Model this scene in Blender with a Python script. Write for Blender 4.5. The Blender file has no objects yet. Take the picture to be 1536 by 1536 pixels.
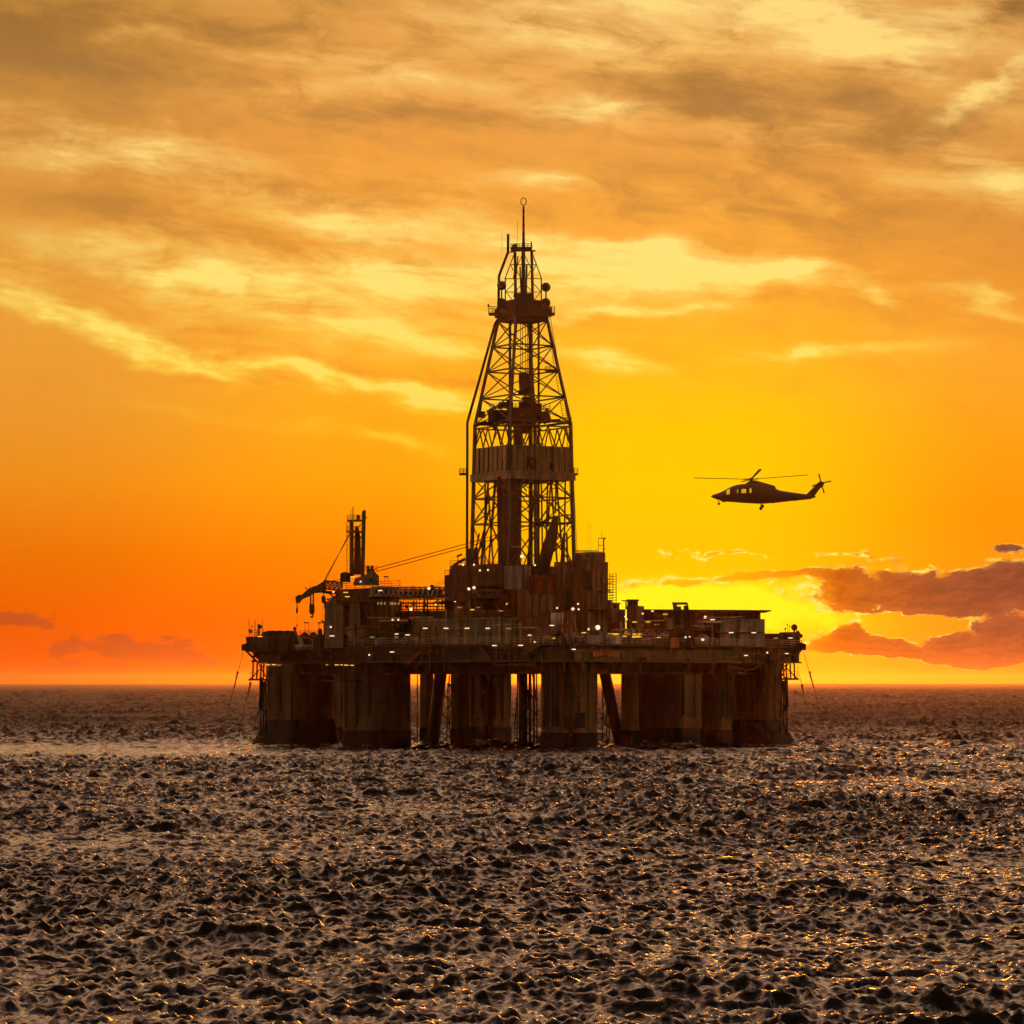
import bpy, bmesh, math, random
import numpy as np
from mathutils import Vector, Matrix
random.seed(7)
rng = np.random.default_rng(11)
sc = bpy.context.scene
col = sc.collection
F = 5000.0          # photograph pixels per radian of view
CAM_Z = 11.5        # eye height above the sea, metres
R = math.radians

def lin(r, g, b):
    f = lambda c: c / 12.92 if c <= 0.04045 else ((c + 0.055) / 1.055) ** 2.4
    return tuple(f(v / 255.0) for v in (r, g, b))
def c4(c): return (c[0], c[1], c[2], 1.0)

# ---------------------------------------------------------------- camera
cam = bpy.data.cameras.new('camera')
cam.sensor_width = 36.0
cam.lens = 36.0 * F / 1536.0
cam.shift_y = 256.0 / 1536.0
cam.clip_start = 1.0
cam.clip_end = 60000.0
camo = bpy.data.objects.new('camera', cam)
camo.location = (0, 0, CAM_Z)
camo.rotation_euler = (R(90), 0, 0)
col.objects.link(camo)
sc.camera = camo

sc.view_settings.view_transform = 'Standard'
sc.view_settings.look = 'None'
sc.view_settings.exposure = 0.0
sc.view_settings.gamma = 1.0
sc.cycles.max_bounces = 5; sc.cycles.diffuse_bounces = 2; sc.cycles.glossy_bounces = 2; sc.cycles.volume_bounces = 0
sc.cycles.use_adaptive_sampling = True; sc.cycles.adaptive_threshold = 0.02; sc.cycles.adaptive_min_samples = 24
sc.cycles.use_denoising = True
sc.cycles.denoising_input_passes = 'RGB_ALBEDO_NORMAL'
sc.cycles.denoising_prefilter = 'ACCURATE'

# ---------------------------------------------------------------- node maths
class V:
    """A shader socket (or number) with arithmetic."""
    nt = None
    def __init__(s, k): s.k = k
    @staticmethod
    def op(name, *a, clamp=False):
        n = V.nt.nodes.new('ShaderNodeMath'); n.operation = name; n.use_clamp = clamp
        for i, x in enumerate(a):
            x = x.k if isinstance(x, V) else x
            if isinstance(x, (int, float)): n.inputs[i].default_value = x
            else: V.nt.links.new(x, n.inputs[i])
        return V(n.outputs[0])
    def __add__(s, o): return V.op('ADD', s, o)
    __radd__ = __add__
    def __sub__(s, o): return V.op('SUBTRACT', s, o)
    def __rsub__(s, o): return V.op('SUBTRACT', o, s)
    def __mul__(s, o): return V.op('MULTIPLY', s, o)
    __rmul__ = __mul__
    def __truediv__(s, o): return V.op('DIVIDE', s, o)
    def sat(s): return V.op('ADD', s, 0.0, clamp=True)
    def exp(s): return V.op('EXPONENT', s)
def sstep(x, a, b):
    n = V.nt.nodes.new('ShaderNodeMapRange'); n.interpolation_type = 'SMOOTHSTEP'
    V.nt.links.new(x.k, n.inputs[0]); n.inputs[1].default_value = a; n.inputs[2].default_value = b
    return V(n.outputs[0])
def combine(x, y, z=0.0):
    n = V.nt.nodes.new('ShaderNodeCombineXYZ')
    for i, q in enumerate((x, y, z)):
        if isinstance(q, V): V.nt.links.new(q.k, n.inputs[i])
        else: n.inputs[i].default_value = q
    return n.outputs[0]
def noise(vec, scale=1.0, detail=4.0, rough=0.5, dist=0.0, dims='2D', off=None):
    n = V.nt.nodes.new('ShaderNodeTexNoise'); n.noise_dimensions = dims
    V.nt.links.new(vec, n.inputs['Vector'])
    n.inputs['Scale'].default_value = scale; n.inputs['Detail'].default_value = detail
    n.inputs['Roughness'].default_value = rough; n.inputs['Distortion'].default_value = dist
    return V(n.outputs['Fac'])
def mixc(f, a, b):
    n = V.nt.nodes.new('ShaderNodeMix'); n.data_type = 'RGBA'; n.clamp_factor = True
    ins = [n.inputs[0], n.inputs[6], n.inputs[7]]
    for s, x in zip(ins, (f, a, b)):
        if isinstance(x, V): V.nt.links.new(x.k, s)
        elif isinstance(x, tuple): s.default_value = c4(x)
        elif isinstance(x, (int, float)): s.default_value = x
        else: V.nt.links.new(x, s)
    return n.outputs[2]
def addc(f, a, b):
    n = V.nt.nodes.new('ShaderNodeMix'); n.data_type = 'RGBA'; n.blend_type = 'ADD'; n.clamp_factor = False
    for s, x in zip([n.inputs[0], n.inputs[6], n.inputs[7]], (f, a, b)):
        if isinstance(x, V): V.nt.links.new(x.k, s)
        elif isinstance(x, tuple): s.default_value = c4(x)
        else: V.nt.links.new(x, s)
    return n.outputs[2]
def ramp(f, stops):
    n = V.nt.nodes.new('ShaderNodeValToRGB'); V.nt.links.new(f.k, n.inputs[0])
    cr = n.color_ramp
    while len(cr.elements) < len(stops): cr.elements.new(0.5)
    for e, (p, c) in zip(cr.elements, stops): e.position = p; e.color = c4(lin(*c))
    return n.outputs[0]
# ---------------------------------------------------------------- the sky: sunset with cloud, laid out by azimuth and elevation
SUN_AZ, SUN_EL = math.atan((1012 - 768) / F), math.atan((1024 - 893) / F)
world = bpy.data.worlds.new('World'); sc.world = world; world.use_nodes = True
nt = world.node_tree; nt.nodes.clear(); V.nt = nt
tc = nt.nodes.new('ShaderNodeTexCoord')
sp = nt.nodes.new('ShaderNodeSeparateXYZ'); nt.links.new(tc.outputs['Generated'], sp.inputs[0])
dx, dy, dz = V(sp.outputs[0]), V(sp.outputs[1]), V(sp.outputs[2])
az = V.op('ARCTAN2', dx, dy)
el = V.op('ARCSINE', dz)
U = az * F + 768.0          # angle units: 5000 to the radian, so one unit is about 0.0115 degrees
W = 1024.0 - el * F
t = (W / 1100.0).sat()
left = ramp(t, [(0, (196, 138, 58)), (.20, (214, 145, 62)), (.42, (236, 160, 58)), (.55, (232, 152, 48)), (.66, (236, 140, 24)), (.76, (230, 112, 2)), (.85, (230, 90, 2)), (.90, (224, 80, 14)), (.935, (218, 80, 40))])
mid = ramp(t, [(0, (226, 158, 76)), (.20, (240, 160, 66)), (.42, (253, 172, 52)), (.55, (255, 172, 28)), (.66, (255, 160, 8)), (.76, (254, 130, 0)), (.85, (252, 104, 0)), (.90, (248, 94, 4)), (.935, (244, 92, 20))])
sunw = ramp(t, [(0, (236, 172, 86)), (.20, (238, 162, 70)), (.36, (253, 172, 56)), (.48, (255, 184, 30)), (.58, (255, 198, 4)), (.66, (255, 200, 0)), (.74, (255, 196, 0)), (.83, (255, 196, 0)), (.90, (255, 186, 16)), (.935, (255, 170, 40))])
right = ramp(t, [(0, (226, 164, 84)), (.20, (226, 156, 72)), (.38, (232, 150, 52)), (.50, (250, 164, 44)), (.60, (254, 158, 20)), (.70, (255, 146, 4)), (.78, (252, 144, 10)), (.86, (248, 142, 24)), (.92, (242, 134, 40)), (.935, (240, 130, 52))])
c = mixc(sstep(U, 60.0, 560.0), left, mid)
c = mixc(sstep(U, 560.0, 930.0), c, sunw)
c = mixc(sstep(U, 1080.0, 1520.0), c, right)

# warped coordinates make the cloud edges ragged
base = combine(U * 0.001, W * 0.001)
w1 = noise(combine(U * 0.004, W * 0.009), 1.0, 5.0, 0.55)
w2 = noise(combine(U * 0.004 + 31.7, W * 0.009 + 11.3), 1.0, 5.0, 0.55)
UW = U + (w1 - 0.5) * 210.0
WW = W + (w2 - 0.5) * 92.0
shear = W - U * 0.10
st = noise(combine(U * 0.0032 + (w1 * 0.5), shear * 0.016), 1.0, 7.0, 0.58, 0.35)
fine = noise(combine(U * 0.016 + (w2 * 0.9), shear * 0.05), 1.0, 5.0, 0.62, 0.2)
def blob(cu, cw, a, b, ang=0.0, amp=1.0, uu=None, ww=None):
    uu = uu or UW; ww = ww or WW
    ca, sa = math.cos(R(ang)), math.sin(R(ang))
    p = (uu - cu); q = (ww - cw)
    x = p * (ca / a) + q * (sa / a)
    y = q * (ca / b) - p * (sa / b)
    return (V.op('MULTIPLY', x * x + y * y, -1.0)).exp() * amp
def total(lst, **k):
    s = None
    for bb in lst:
        f = blob(*bb, **k); s = f if s is None else s + f
    return s
lightb = total([
    (650, 597, 130, 15, 7, .9), (470, 574, 150, 16, 9, .8), (290, 545, 140, 20, 13, .75), (110, 480, 150, 20, 19, .75),
    (560, 338, 170, 24, 5, .8), (640, 420, 230, 34, 5, .75), (330, 425, 260, 26, 8, .55), (560, 500, 240, 18, 6, .7), (470, 455, 280, 50, 8, .42), (960, 440, 200, 36, 2, .4),
    (1000, 408, 210, 26, 3, 1.15), (900, 372, 160, 12, 4, .7), (1165, 408, 80, 15, -28, .6), (930, 474, 160, 9, -2, .6),
    (945, 545, 70, 18, 8, .75), (1210, 535, 130, 12, -3, .75), (935, 178, 80, 20, 5, .75), (800, 272, 90, 15, 2, .65),
    (820, 55, 200, 44, 6, .7), (1120, 30, 260, 46, 9, .8), (1330, 70, 140, 50, 12, .7), (1500, 150, 120, 18, -24, .85),
    (1490, 290, 100, 36, 12, .75), (100, 225, 170, 46, 10, .5), (300, 250, 190, 50, 6, .48), (560, 125, 250, 34, 4, .42),
    (1310, 445, 60, 14, 28, .55), (1490, 470, 110, 12, 14, .5), (600, 656, 60, 8, 0, .5), (420, 640, 160, 14, 4, .35), (1320, 225, 110, 12, 8, .3)])
darkb = total([
    (1130, 170, 260, 60, 8, .8), (1260, 320, 260, 60, 5, .55), (1430, 195, 120, 34, -12, .8), (1500, 28, 90, 26, -4, .8),
    (230, 345, 250, 28, 8, .75), (60, 95, 220, 60, 10, .7), (600, 178, 260, 20, 3, .6), (330, 60, 260, 40, 4, .45),
    (620, 568, 150, 13, 8, .5), (400, 525, 150, 12, 18, .5), (100, 452, 150, 14, 20, .4), (650, 395, 90, 9, 4, .35),
    (520, 300, 220, 18, 3, .5), (1000, 300, 200, 24, 3, .35), (1330, 470, 200, 22, 8, .3)])
up = sstep(W, 740.0, 520.0)                # the high cloud thins out towards the clear band above the horizon
fil = noise(combine(U * 0.011 + w2 * 1.1, shear * 0.085 + w1 * 0.8), 1.0, 7.0, 0.66, 0.2)
puff = noise(combine(U * 0.0085 + w1 * 0.8, shear * 0.021 + w2 * 0.6), 1.0, 8.0, 0.63, 0.3)
Lf = sstep(lightb * 1.05 + (st - 0.5) * 1.25 * up + (puff - 0.5) * 1.25 * (0.40 * up + lightb) + (fine - 0.5) * 0.55 * lightb + (fil - 0.5) * 0.65 * (0.16 * up + lightb), 0.02, 1.15)
Df = sstep(darkb * 0.95 + (0.5 - st) * 1.1 * up + (0.5 - puff) * 1.2 * (0.45 * up + darkb) + (0.5 - fil) * 0.5 * darkb, -0.06, 1.05)
lightcol = ramp(t, [(0, (255, 214, 128)), (.22, (255, 208, 116)), (.36, (255, 226, 118)), (.50, (255, 216, 76)), (.62, (255, 206, 40)), (.9, (255, 196, 40))])
darkcol = ramp(t, [(0, (148, 102, 48)), (.15, (174, 122, 62)), (.30, (196, 132, 56)), (.45, (228, 146, 50)), (.60, (240, 140, 20)), (.9, (230, 110, 10))])
c = mixc(Df * 0.95, c, darkcol)
c = mixc((V.op('SUBTRACT', 0.5, puff) * 1.1 * up).sat(), c, darkcol)
c = mixc(Lf * 0.92, c, lightcol)
c = mixc(sstep(Lf * (0.55 + puff * 0.9), 0.66, 1.05) * 0.3, c, lin(255, 236, 130))

# glow where the sun stands behind thin cloud
glow = total([(1010, 905, 120, 26, 0, 1.0), (1150, 925, 120, 30, 6, .8), (940, 900, 90, 16, 0, .55), (1080, 905, 130, 24, 2, .6)])
c = mixc((glow * (0.55 + fine * 0.9)).sat(), c, lin(255, 242, 30))

# low cumulus by the horizon
n3 = noise(combine(U * 0.013, W * 0.029), 1.0, 9.0, 0.62, 0.1)
n4 = noise(combine(U * 0.030 + 7.0, W * 0.055), 1.0, 6.0, 0.6, 0.2)
bank = total([(1470, 885, 180, 34, 0, 1.25), (1420, 965, 200, 30, -2, 1.35), (1262, 950, 50, 26, -14, .75), (1290, 900, 120, 24, 4, .6), (1510, 824, 50, 13, -10, .85), (1480, 988, 150, 14, -2, .55)])
gap = total([(1400, 925, 120, 20, -3, 1.15), (1330, 945, 60, 12, 10, .5), (1330, 1000, 120, 9, -3, .9), (1490, 1004, 110, 7, 0, .7)])
cum = total([(1425, 912, 44, 15, 4, .85), (1490, 918, 44, 18, 0, .8)])
thin = total([(1080, 833, 110, 5, 0, .62), (1120, 872, 200, 9, 0, .52), (1000, 880, 90, 6, 0, .4), (1310, 831, 60, 6, 0, .45), (1200, 868, 70, 6, 0, .3)])
nn = (n3 - 0.5) * 1.2 + (n4 - 0.5) * 0.45
lf = bank - gap + cum + thin + nn * (1.05 + gap * 0.5)
m = sstep(lf, 0.32, 0.64)
near = (blob(1120, 900, 330, 130, 0, 1.0, U, W) * 1.25).sat()
present = sstep(bank + cum + thin, 0.14, 0.34)
# light catches the upper rims: compare the cloud with itself a little higher up
n3u = noise(combine((U - 5.0) * 0.013, (W - 5.0) * 0.029), 1.0, 9.0, 0.62, 0.1)
edge_ = sstep(lf, 0.30, 0.46) * (1.0 - sstep(lf, 0.50, 0.64)) * present
rim = edge_ * sstep(n4, 0.36, 0.56) * (0.25 + 0.75 * sstep(n3 - n3u, -0.02, 0.03))
lowcol = ramp(sstep(U, 980.0, 1500.0), [(0, (255, 178, 0)), (.3, (244, 140, 6)), (.55, (142, 64, 18)), (1, (50, 38, 44))])
lowlit = ramp(sstep(U, 980.0, 1500.0), [(0, (255, 190, 0)), (.3, (252, 164, 12)), (.55, (206, 104, 22)), (1, (124, 76, 56))])
c = mixc(m * 0.94, c, mixc((sstep(n3 - n3u, -0.08, 0.10) * 0.36 + sstep(lf, 1.1, 0.45) * 0.45).sat(), lowcol, lowlit))
c = mixc(rim * (near * 0.95 + 0.3), c, lin(255, 232, 96))
leftf = total([(34, 936, 40, 12, 0, .85), (92, 978, 34, 16, 0, .85), (185, 980, 52, 15, 0, .85), (268, 980, 56, 15, 0, .85), (150, 1002, 150, 6, 0, .5), (60, 1004, 50, 6, 0, .5)])
ml = sstep(leftf + (n3 - 0.5) * 0.5 + (n4 - 0.5) * 0.4, 0.34, 0.62)
c = mixc(ml * 0.8, c, lin(172, 72, 34))

# the rest of the dome, which the sea and the shaded steel see: pale high overcast, dusk behind the viewer
high = ramp(((el - 0.20) / 1.2).sat(), [(0, (224, 168, 98)), (.18, (248, 190, 138)), (.42, (228, 172, 136)), (.75, (120, 98, 88)), (1, (92, 80, 76))])
hv = nt.nodes.new('ShaderNodeVectorMath'); hv.operation = 'SCALE'; nt.links.new(high, hv.inputs[0]); hv.inputs['Scale'].default_value = 2.2; high = hv.outputs[0]
c = mixc(sstep(el, 0.20, 0.40), c, high)
east = ramp((el / 1.3).sat(), [(0, (104, 84, 62)), (.3, (112, 94, 76)), (.7, (88, 76, 70)), (1, (80, 70, 66))])
c = mixc(sstep(dy, 0.45, -0.35), c, east)
bg = nt.nodes.new('ShaderNodeBackground'); nt.links.new(c, bg.inputs[0]); bg.inputs[1].default_value = 1.0
out = nt.nodes.new('ShaderNodeOutputWorld'); nt.links.new(bg.outputs[0], out.inputs[0])
world.cycles.sampling_method = 'MANUAL'; world.cycles.sample_map_resolution = 1024

sl = bpy.data.lights.new('sun', 'SUN'); sl.energy = 1.5; sl.angle = R(16.0); sl.color = (1.0, 0.27, 0.018)
so = bpy.data.objects.new('sun', sl); col.objects.link(so)
sd = Vector((math.sin(SUN_AZ) * math.cos(SUN_EL), math.cos(SUN_AZ) * math.cos(SUN_EL), math.sin(SUN_EL)))
so.rotation_euler = sd.to_track_quat('Z', 'Y').to_euler()
so.location = sd * 900
# ---------------------------------------------------------------- materials
def mat(name, rgb=None, rough=0.6, metal=0.0, build=None, **kw):
    m = bpy.data.materials.new(name); m.use_nodes = True
    n = m.node_tree; V.nt = n
    p = n.nodes['Principled BSDF']
    p.inputs['Roughness'].default_value = rough; p.inputs['Metallic'].default_value = metal
    if rgb: p.inputs['Base Color'].default_value = c4(rgb)
    for k, v in kw.items(): p.inputs[k.replace('_', ' ')].default_value = v
    if build: build(n, p)
    return m

# ---------------------------------------------------------------- mesh building
def at(px, py, Y):
    """The point at depth Y seen at a photograph pixel."""
    return Vector(((px - 768) * Y / F, Y, CAM_Z - (py - 1024) * Y / F))
def zat(py, Y): return CAM_Z - (py - 1024) * Y / F
def xat(px, Y): return (px - 768) * Y / F
HA = 50.0                                        # heading of the hull's right-hand side
HR = Vector((math.cos(R(HA)), math.sin(R(HA)), 0)); HL = Vector((-HR.y, HR.x, 0))
def edge_y(px):
    """Depth of the deck's near edge in a given direction."""
    k = (px - 768) / F
    tl = (9.6 - k * 553) / (HR.y + HR.x * k)
    if tl > 0: return 553 + HR.x * tl
    return 553 + HR.y * (k * 553 - 9.6) / (HR.x - HR.y * k)

class MB:
    def __init__(s): s.v = []; s.f = []
    def quadbox(s, c8):
        b = len(s.v); s.v += [tuple(p) for p in c8]
        s.f += [tuple(b + i for i in q) for q in ((0, 3, 2, 1), (4, 5, 6, 7), (0, 1, 5, 4), (1, 2, 6, 5), (2, 3, 7, 6), (3, 0, 4, 7))]
        return s
    def box(s, cx, cy, z0, z1, la, lb, ang=HA, taper=1.0):
        a = Vector((math.cos(R(ang)), math.sin(R(ang)), 0)); b = Vector((-a.y, a.x, 0)); c = Vector((cx, cy, 0))
        lo = [c + a * (la / 2 * i) + b * (lb / 2 * j) for i, j in ((-1, -1), (1, -1), (1, 1), (-1, 1))]
        hi = [c + a * (la / 2 * i * taper) + b * (lb / 2 * j * taper) for i, j in ((-1, -1), (1, -1), (1, 1), (-1, 1))]
        return s.quadbox([p + Vector((0, 0, z0)) for p in lo] + [p + Vector((0, 0, z1)) for p in hi])
    def mod(s, x0, x1, yt, yb, Y, ratio=1.0, ang=HA):
        """A box on the rig seen between pixel columns x0..x1 and rows yt..yb with its centre at depth Y."""
        w = (x1 - x0) * Y / F
        lb = w / (ratio * abs(math.cos(R(ang))) + abs(math.sin(R(ang))) )
        s.last = (xat((x0 + x1) / 2, Y), Y, zat(yb, Y), zat(yt, Y), lb * ratio, lb, ang)
        return s.box(*s.last)
    def beam(s, p, q, w, h=None):
        p, q = Vector(p), Vector(q); h = h or w
        d = (q - p).normalized()
        up = Vector((0, 0, 1)) if abs(d.z) < 0.95 else Vector((HR.x, HR.y, 0))
        a = d.cross(up).normalized() * (w / 2); b = a.cross(d).normalized() * (h / 2)
        return s.quadbox([p - a - b, p + a - b, p + a + b, p - a + b, q - a - b, q + a - b, q + a + b, q - a + b])
    def tube(s, p, q, r, r2=None, n=6, caps=True):
        p, q = Vector(p), Vector(q); r2 = r if r2 is None else r2
        d = (q - p).normalized()
        up = Vector((0, 0, 1)) if abs(d.z) < 0.95 else Vector((1, 0, 0))
        a = d.cross(up).normalized(); b = a.cross(d).normalized()
        k = len(s.v)
        for c, rr in ((p, r), (q, r2)):
            for i in range(n):
                t = 2 * math.pi * i / n
                s.v.append(tuple(c + a * (math.cos(t) * rr) + b * (math.sin(t) * rr)))
        s.f += [(k + i, k + (i + 1) % n, k + n + (i + 1) % n, k + n + i) for i in range(n)]
        if caps: s.f += [tuple(k + i for i in range(n))[::-1], tuple(k + n + i for i in range(n))]
        return s
    def path(s, pts, r, n=6):
        for p, q in zip(pts, pts[1:]): s.tube(p, q, r, n=n)
        return s
    def prism(s, poly, z0, z1, top=1.0):
        """Upright prism over a plan outline."""
        n = len(poly); k = len(s.v)
        cx = sum(p[0] for p in poly) / n; cy = sum(p[1] for p in poly) / n
        s.v += [(x, y, z0) for x, y in poly] + [(cx + (x - cx) * top, cy + (y - cy) * top, z1) for x, y in poly]
        s.f += [(k + i, k + (i + 1) % n, k + n + (i + 1) % n, k + n + i) for i in range(n)]
        s.f += [tuple(k + i for i in range(n))[::-1], tuple(k + n + i for i in range(n))]
        return s
    def slab(s, pts, t):
        """A plate: an outline of points in an upright plane given thickness t away from the viewer."""
        n = len(pts); k = len(s.v); d = Vector(t) if not isinstance(t, (int, float)) else Vector((0, t, 0))
        s.v += [tuple(Vector(p) - d / 2) for p in pts] + [tuple(Vector(p) + d / 2) for p in pts]
        s.f += [(k + i, k + (i + 1) % n, k + n + (i + 1) % n, k + n + i) for i in range(n)]
        s.f += [tuple(k + i for i in range(n))[::-1], tuple(k + n + i for i in range(n))]
        return s
    def ball(s, c, r, nu=10, nv=7, sz=1.0):
        k = len(s.v); c = Vector(c)
        s.v.append(tuple(c + Vector((0, 0, -r * sz))))
        for j in range(1, nv):
            ph = -math.pi / 2 + math.pi * j / nv
            for i in range(nu):
                t = 2 * math.pi * i / nu
                s.v.append(tuple(c + Vector((math.cos(t) * math.cos(ph) * r, math.sin(t) * math.cos(ph) * r, math.sin(ph) * r * sz))))
        s.v.append(tuple(c + Vector((0, 0, r * sz)))); top = len(s.v) - 1
        s.f += [(k, k + 1 + (i + 1) % nu, k + 1 + i) for i in range(nu)]
        for j in range(nv - 2):
            o = k + 1 + j * nu
            s.f += [(o + i, o + (i + 1) % nu, o + nu + (i + 1) % nu, o + nu + i) for i in range(nu)]
        o = k + 1 + (nv - 2) * nu
        s.f += [(o + i, o + (i + 1) % nu, top) for i in range(nu)]
        return s
    def ring(s, c, r, rt, n=20, m=6, axis=1, sz=1.0):
        c = Vector(c); pts = []
        for i in range(n + 1):
            t = 2 * math.pi * i / n
            o = Vector((math.cos(t) * r, 0, math.sin(t) * r * sz)) if axis == 1 else Vector((math.cos(t) * r, math.sin(t) * r, 0))
            pts.append(c + o)
        return s.path(pts, rt, m)
    def lattice(s, p, q, w, h, n, rc, rl, lace_top=True):
        """A four-chord lattice boom."""
        p, q = Vector(p), Vector(q); d = (q - p).normalized(); up = Vector((0, 0, 1)) if abs(d.z) < .95 else Vector((HR.x, HR.y, 0))
        a = d.cross(up).normalized() * (w / 2); b = a.cross(d).normalized() * (h / 2)
        cor = [(-1, -1), (1, -1), (1, 1), (-1, 1)]
        for i, j in cor: s.tube(p + a * i + b * j, q + a * i + b * j, rc, n=5)
        for k in range(n):
            u0, u1 = p.lerp(q, k / n), p.lerp(q, (k + 1) / n)
            for e in range(4):
                (i, j), (i2, j2) = cor[e], cor[(e + 1) % 4]
                A, B = (u0 + a * i + b * j, u1 + a * i2 + b * j2) if k % 2 == 0 else (u0 + a * i2 + b * j2, u1 + a * i + b * j)
                s.tube(A, B, rl, n=4)
                if k == 0: s.tube(u0 + a * i + b * j, u0 + a * i2 + b * j2, rl, n=4)
                if k == n - 1: s.tube(u1 + a * i + b * j, u1 + a * i2 + b * j2, rl, n=4)
        return s
    def rail(s, p, q, h=1.15, r=0.045, step=1.6, lines=3):
        p, q = Vector(p), Vector(q); L = (q - p).length; n = max(1, round(L / step))
        for i in range(n + 1):
            c = p.lerp(q, i / n); s.tube(c, c + Vector((0, 0, h)), r, n=4)
        for j in range(1, lines + 1):
            o = Vector((0, 0, h * j / lines)); s.tube(p + o, q + o, r * 0.85, n=4)
        return s
    def ladder(s, p, q, w=0.5, r=0.04, cage=False):
        p, q = Vector(p), Vector(q); a = Vector((w / 2, 0, 0)); L = (q - p).length
        s.tube(p - a, q - a, r, n=4); s.tube(p + a, q + a, r, n=4)
        n = int(L / 0.45)
        for i in range(n):
            c = p.lerp(q, (i + .5) / n); s.tube(c - a, c + a, r * 0.7, n=4)
        return s
    def build(s, name, m, parent=None, smooth=False):
        o0 = root_loc(parent)
        me = bpy.data.meshes.new(name)
        me.from_pydata([tuple(Vector(p) - o0) for p in s.v], [], s.f); me.update()
        if smooth: me.polygons.foreach_set('use_smooth', [True] * len(me.polygons))
        if m: me.materials.append(m)
        o = bpy.data.objects.new(name, me); col.objects.link(o)
        if parent: o.parent = parent
        return o
def root_loc(p):
    v = Vector((0, 0, 0))
    while p is not None: v += p.location; p = p.parent
    return v
def thing(name, label, cat, loc, group=None):
    o = bpy.data.objects.new(name, None); col.objects.link(o); o.location = Vector(loc); o.empty_display_size = 0.5
    o['label'] = label; o['category'] = cat
    if group: o['group'] = group
    return o
def tag(o, label, cat, group=None):
    o['label'] = label; o['category'] = cat
    if group: o['group'] = group
    return o
def rsq(cx, cy, la, lb, ch, ang=HA, k=4):
    """Rounded rectangle in plan."""
    a = Vector((math.cos(R(ang)), math.sin(R(ang)))); b = Vector((-a.y, a.x)); pts = []
    for i, j, t0 in ((1, 1, 0), (-1, 1, 90), (-1, -1, 180), (1, -1, 270)):
        for q in range(k + 1):
            t = R(t0 + 90 * q / k)
            u = i * (la / 2 - ch) + ch * math.cos(t); v = j * (lb / 2 - ch) + ch * math.sin(t)
            pts.append((cx + a.x * u + b.x * v, cy + a.y * u + b.y * v))
    return pts

# ---------------------------------------------------------------- paint and steel
def painted(name, rgb, rust=0.35, rough=0.55, panel=1.1):
    """Weathered paint: vertical run-off streaks, blotches and panel-to-panel shade."""
    rgb = lin(*rgb)
    def nodes(n, p):
        g = n.nodes.new('ShaderNodeNewGeometry')
        def mapped(sc_):
            mp = n.nodes.new('ShaderNodeMapping'); n.links.new(g.outputs['Position'], mp.inputs[0]); mp.inputs['Scale'].default_value = sc_
            return mp.outputs[0]
        streak = noise(mapped((panel, panel, 0.09)), 1.0, 5.0, 0.65, 0.0, '3D')
        blot = noise(mapped((0.5, 0.5, 0.35)), 1.0, 5.0, 0.6, 0.5, '3D')
        dark = tuple(x * 0.42 for x in rgb)
        rst = lin(112, 62, 30)
        c = mixc(sstep(streak, 0.38, 0.66), dark, rgb)
        c = mixc(sstep(blot, 0.52, 0.72) * rust, c, rst)
        n.links.new(c, p.inputs['Base Color'])
        n.links.new((blot * 0.3 + (rough - 0.15)).k, p.inputs['Roughness'])
    return mat(name, None, rough, 0.0, nodes)
M = dict(
    column=painted('column_paint', (120, 90, 50), .6, .6, .5),
    boot=painted('waterline_paint', (14, 10, 9), .1, .9),
    deck=painted('deck_plating', (98, 76, 46), .5),
    dark=painted('dark_steel', (70, 58, 46), .4),
    truss=painted('derrick_steel', (88, 70, 52), .3),
    wall=painted('cladding', (164, 146, 106), .3),
    white=painted('white_cladding', (240, 226, 212), .15),
    light=painted('light_steel', (196, 184, 164), .25),
    red=painted('red_paint', (172, 66, 34), .3),
    brown=painted('brown_cladding', (128, 86, 50), .4),
    orange=painted('orange_paint', (206, 104, 40), .3),
    yellow=painted('yellow_paint', (220, 170, 60), .15),
    rope=mat('wire_rope', lin(62, 50, 42), .6),
    tarp=painted('tarpaulin', (60, 56, 48), .1, .8),
    rubber=mat('rubber', lin(28, 26, 25), .8),
)
def lamp_mat(name, rgb, e):
    m = mat(name, lin(*rgb), .4)
    p = m.node_tree.nodes['Principled BSDF']; p.inputs['Emission Color'].default_value = c4(lin(*rgb)); p.inputs['Emission Strength'].default_value = e
    return m
M['lamp_white'] = lamp_mat('lamp_white', (255, 222, 180), 1.3)
M['lamp_yellow'] = lamp_mat('lamp_yellow', (255, 206, 84), 1.0)
M['lamp_dim'] = lamp_mat('lamp_dim', (216, 176, 110), .55)
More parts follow.
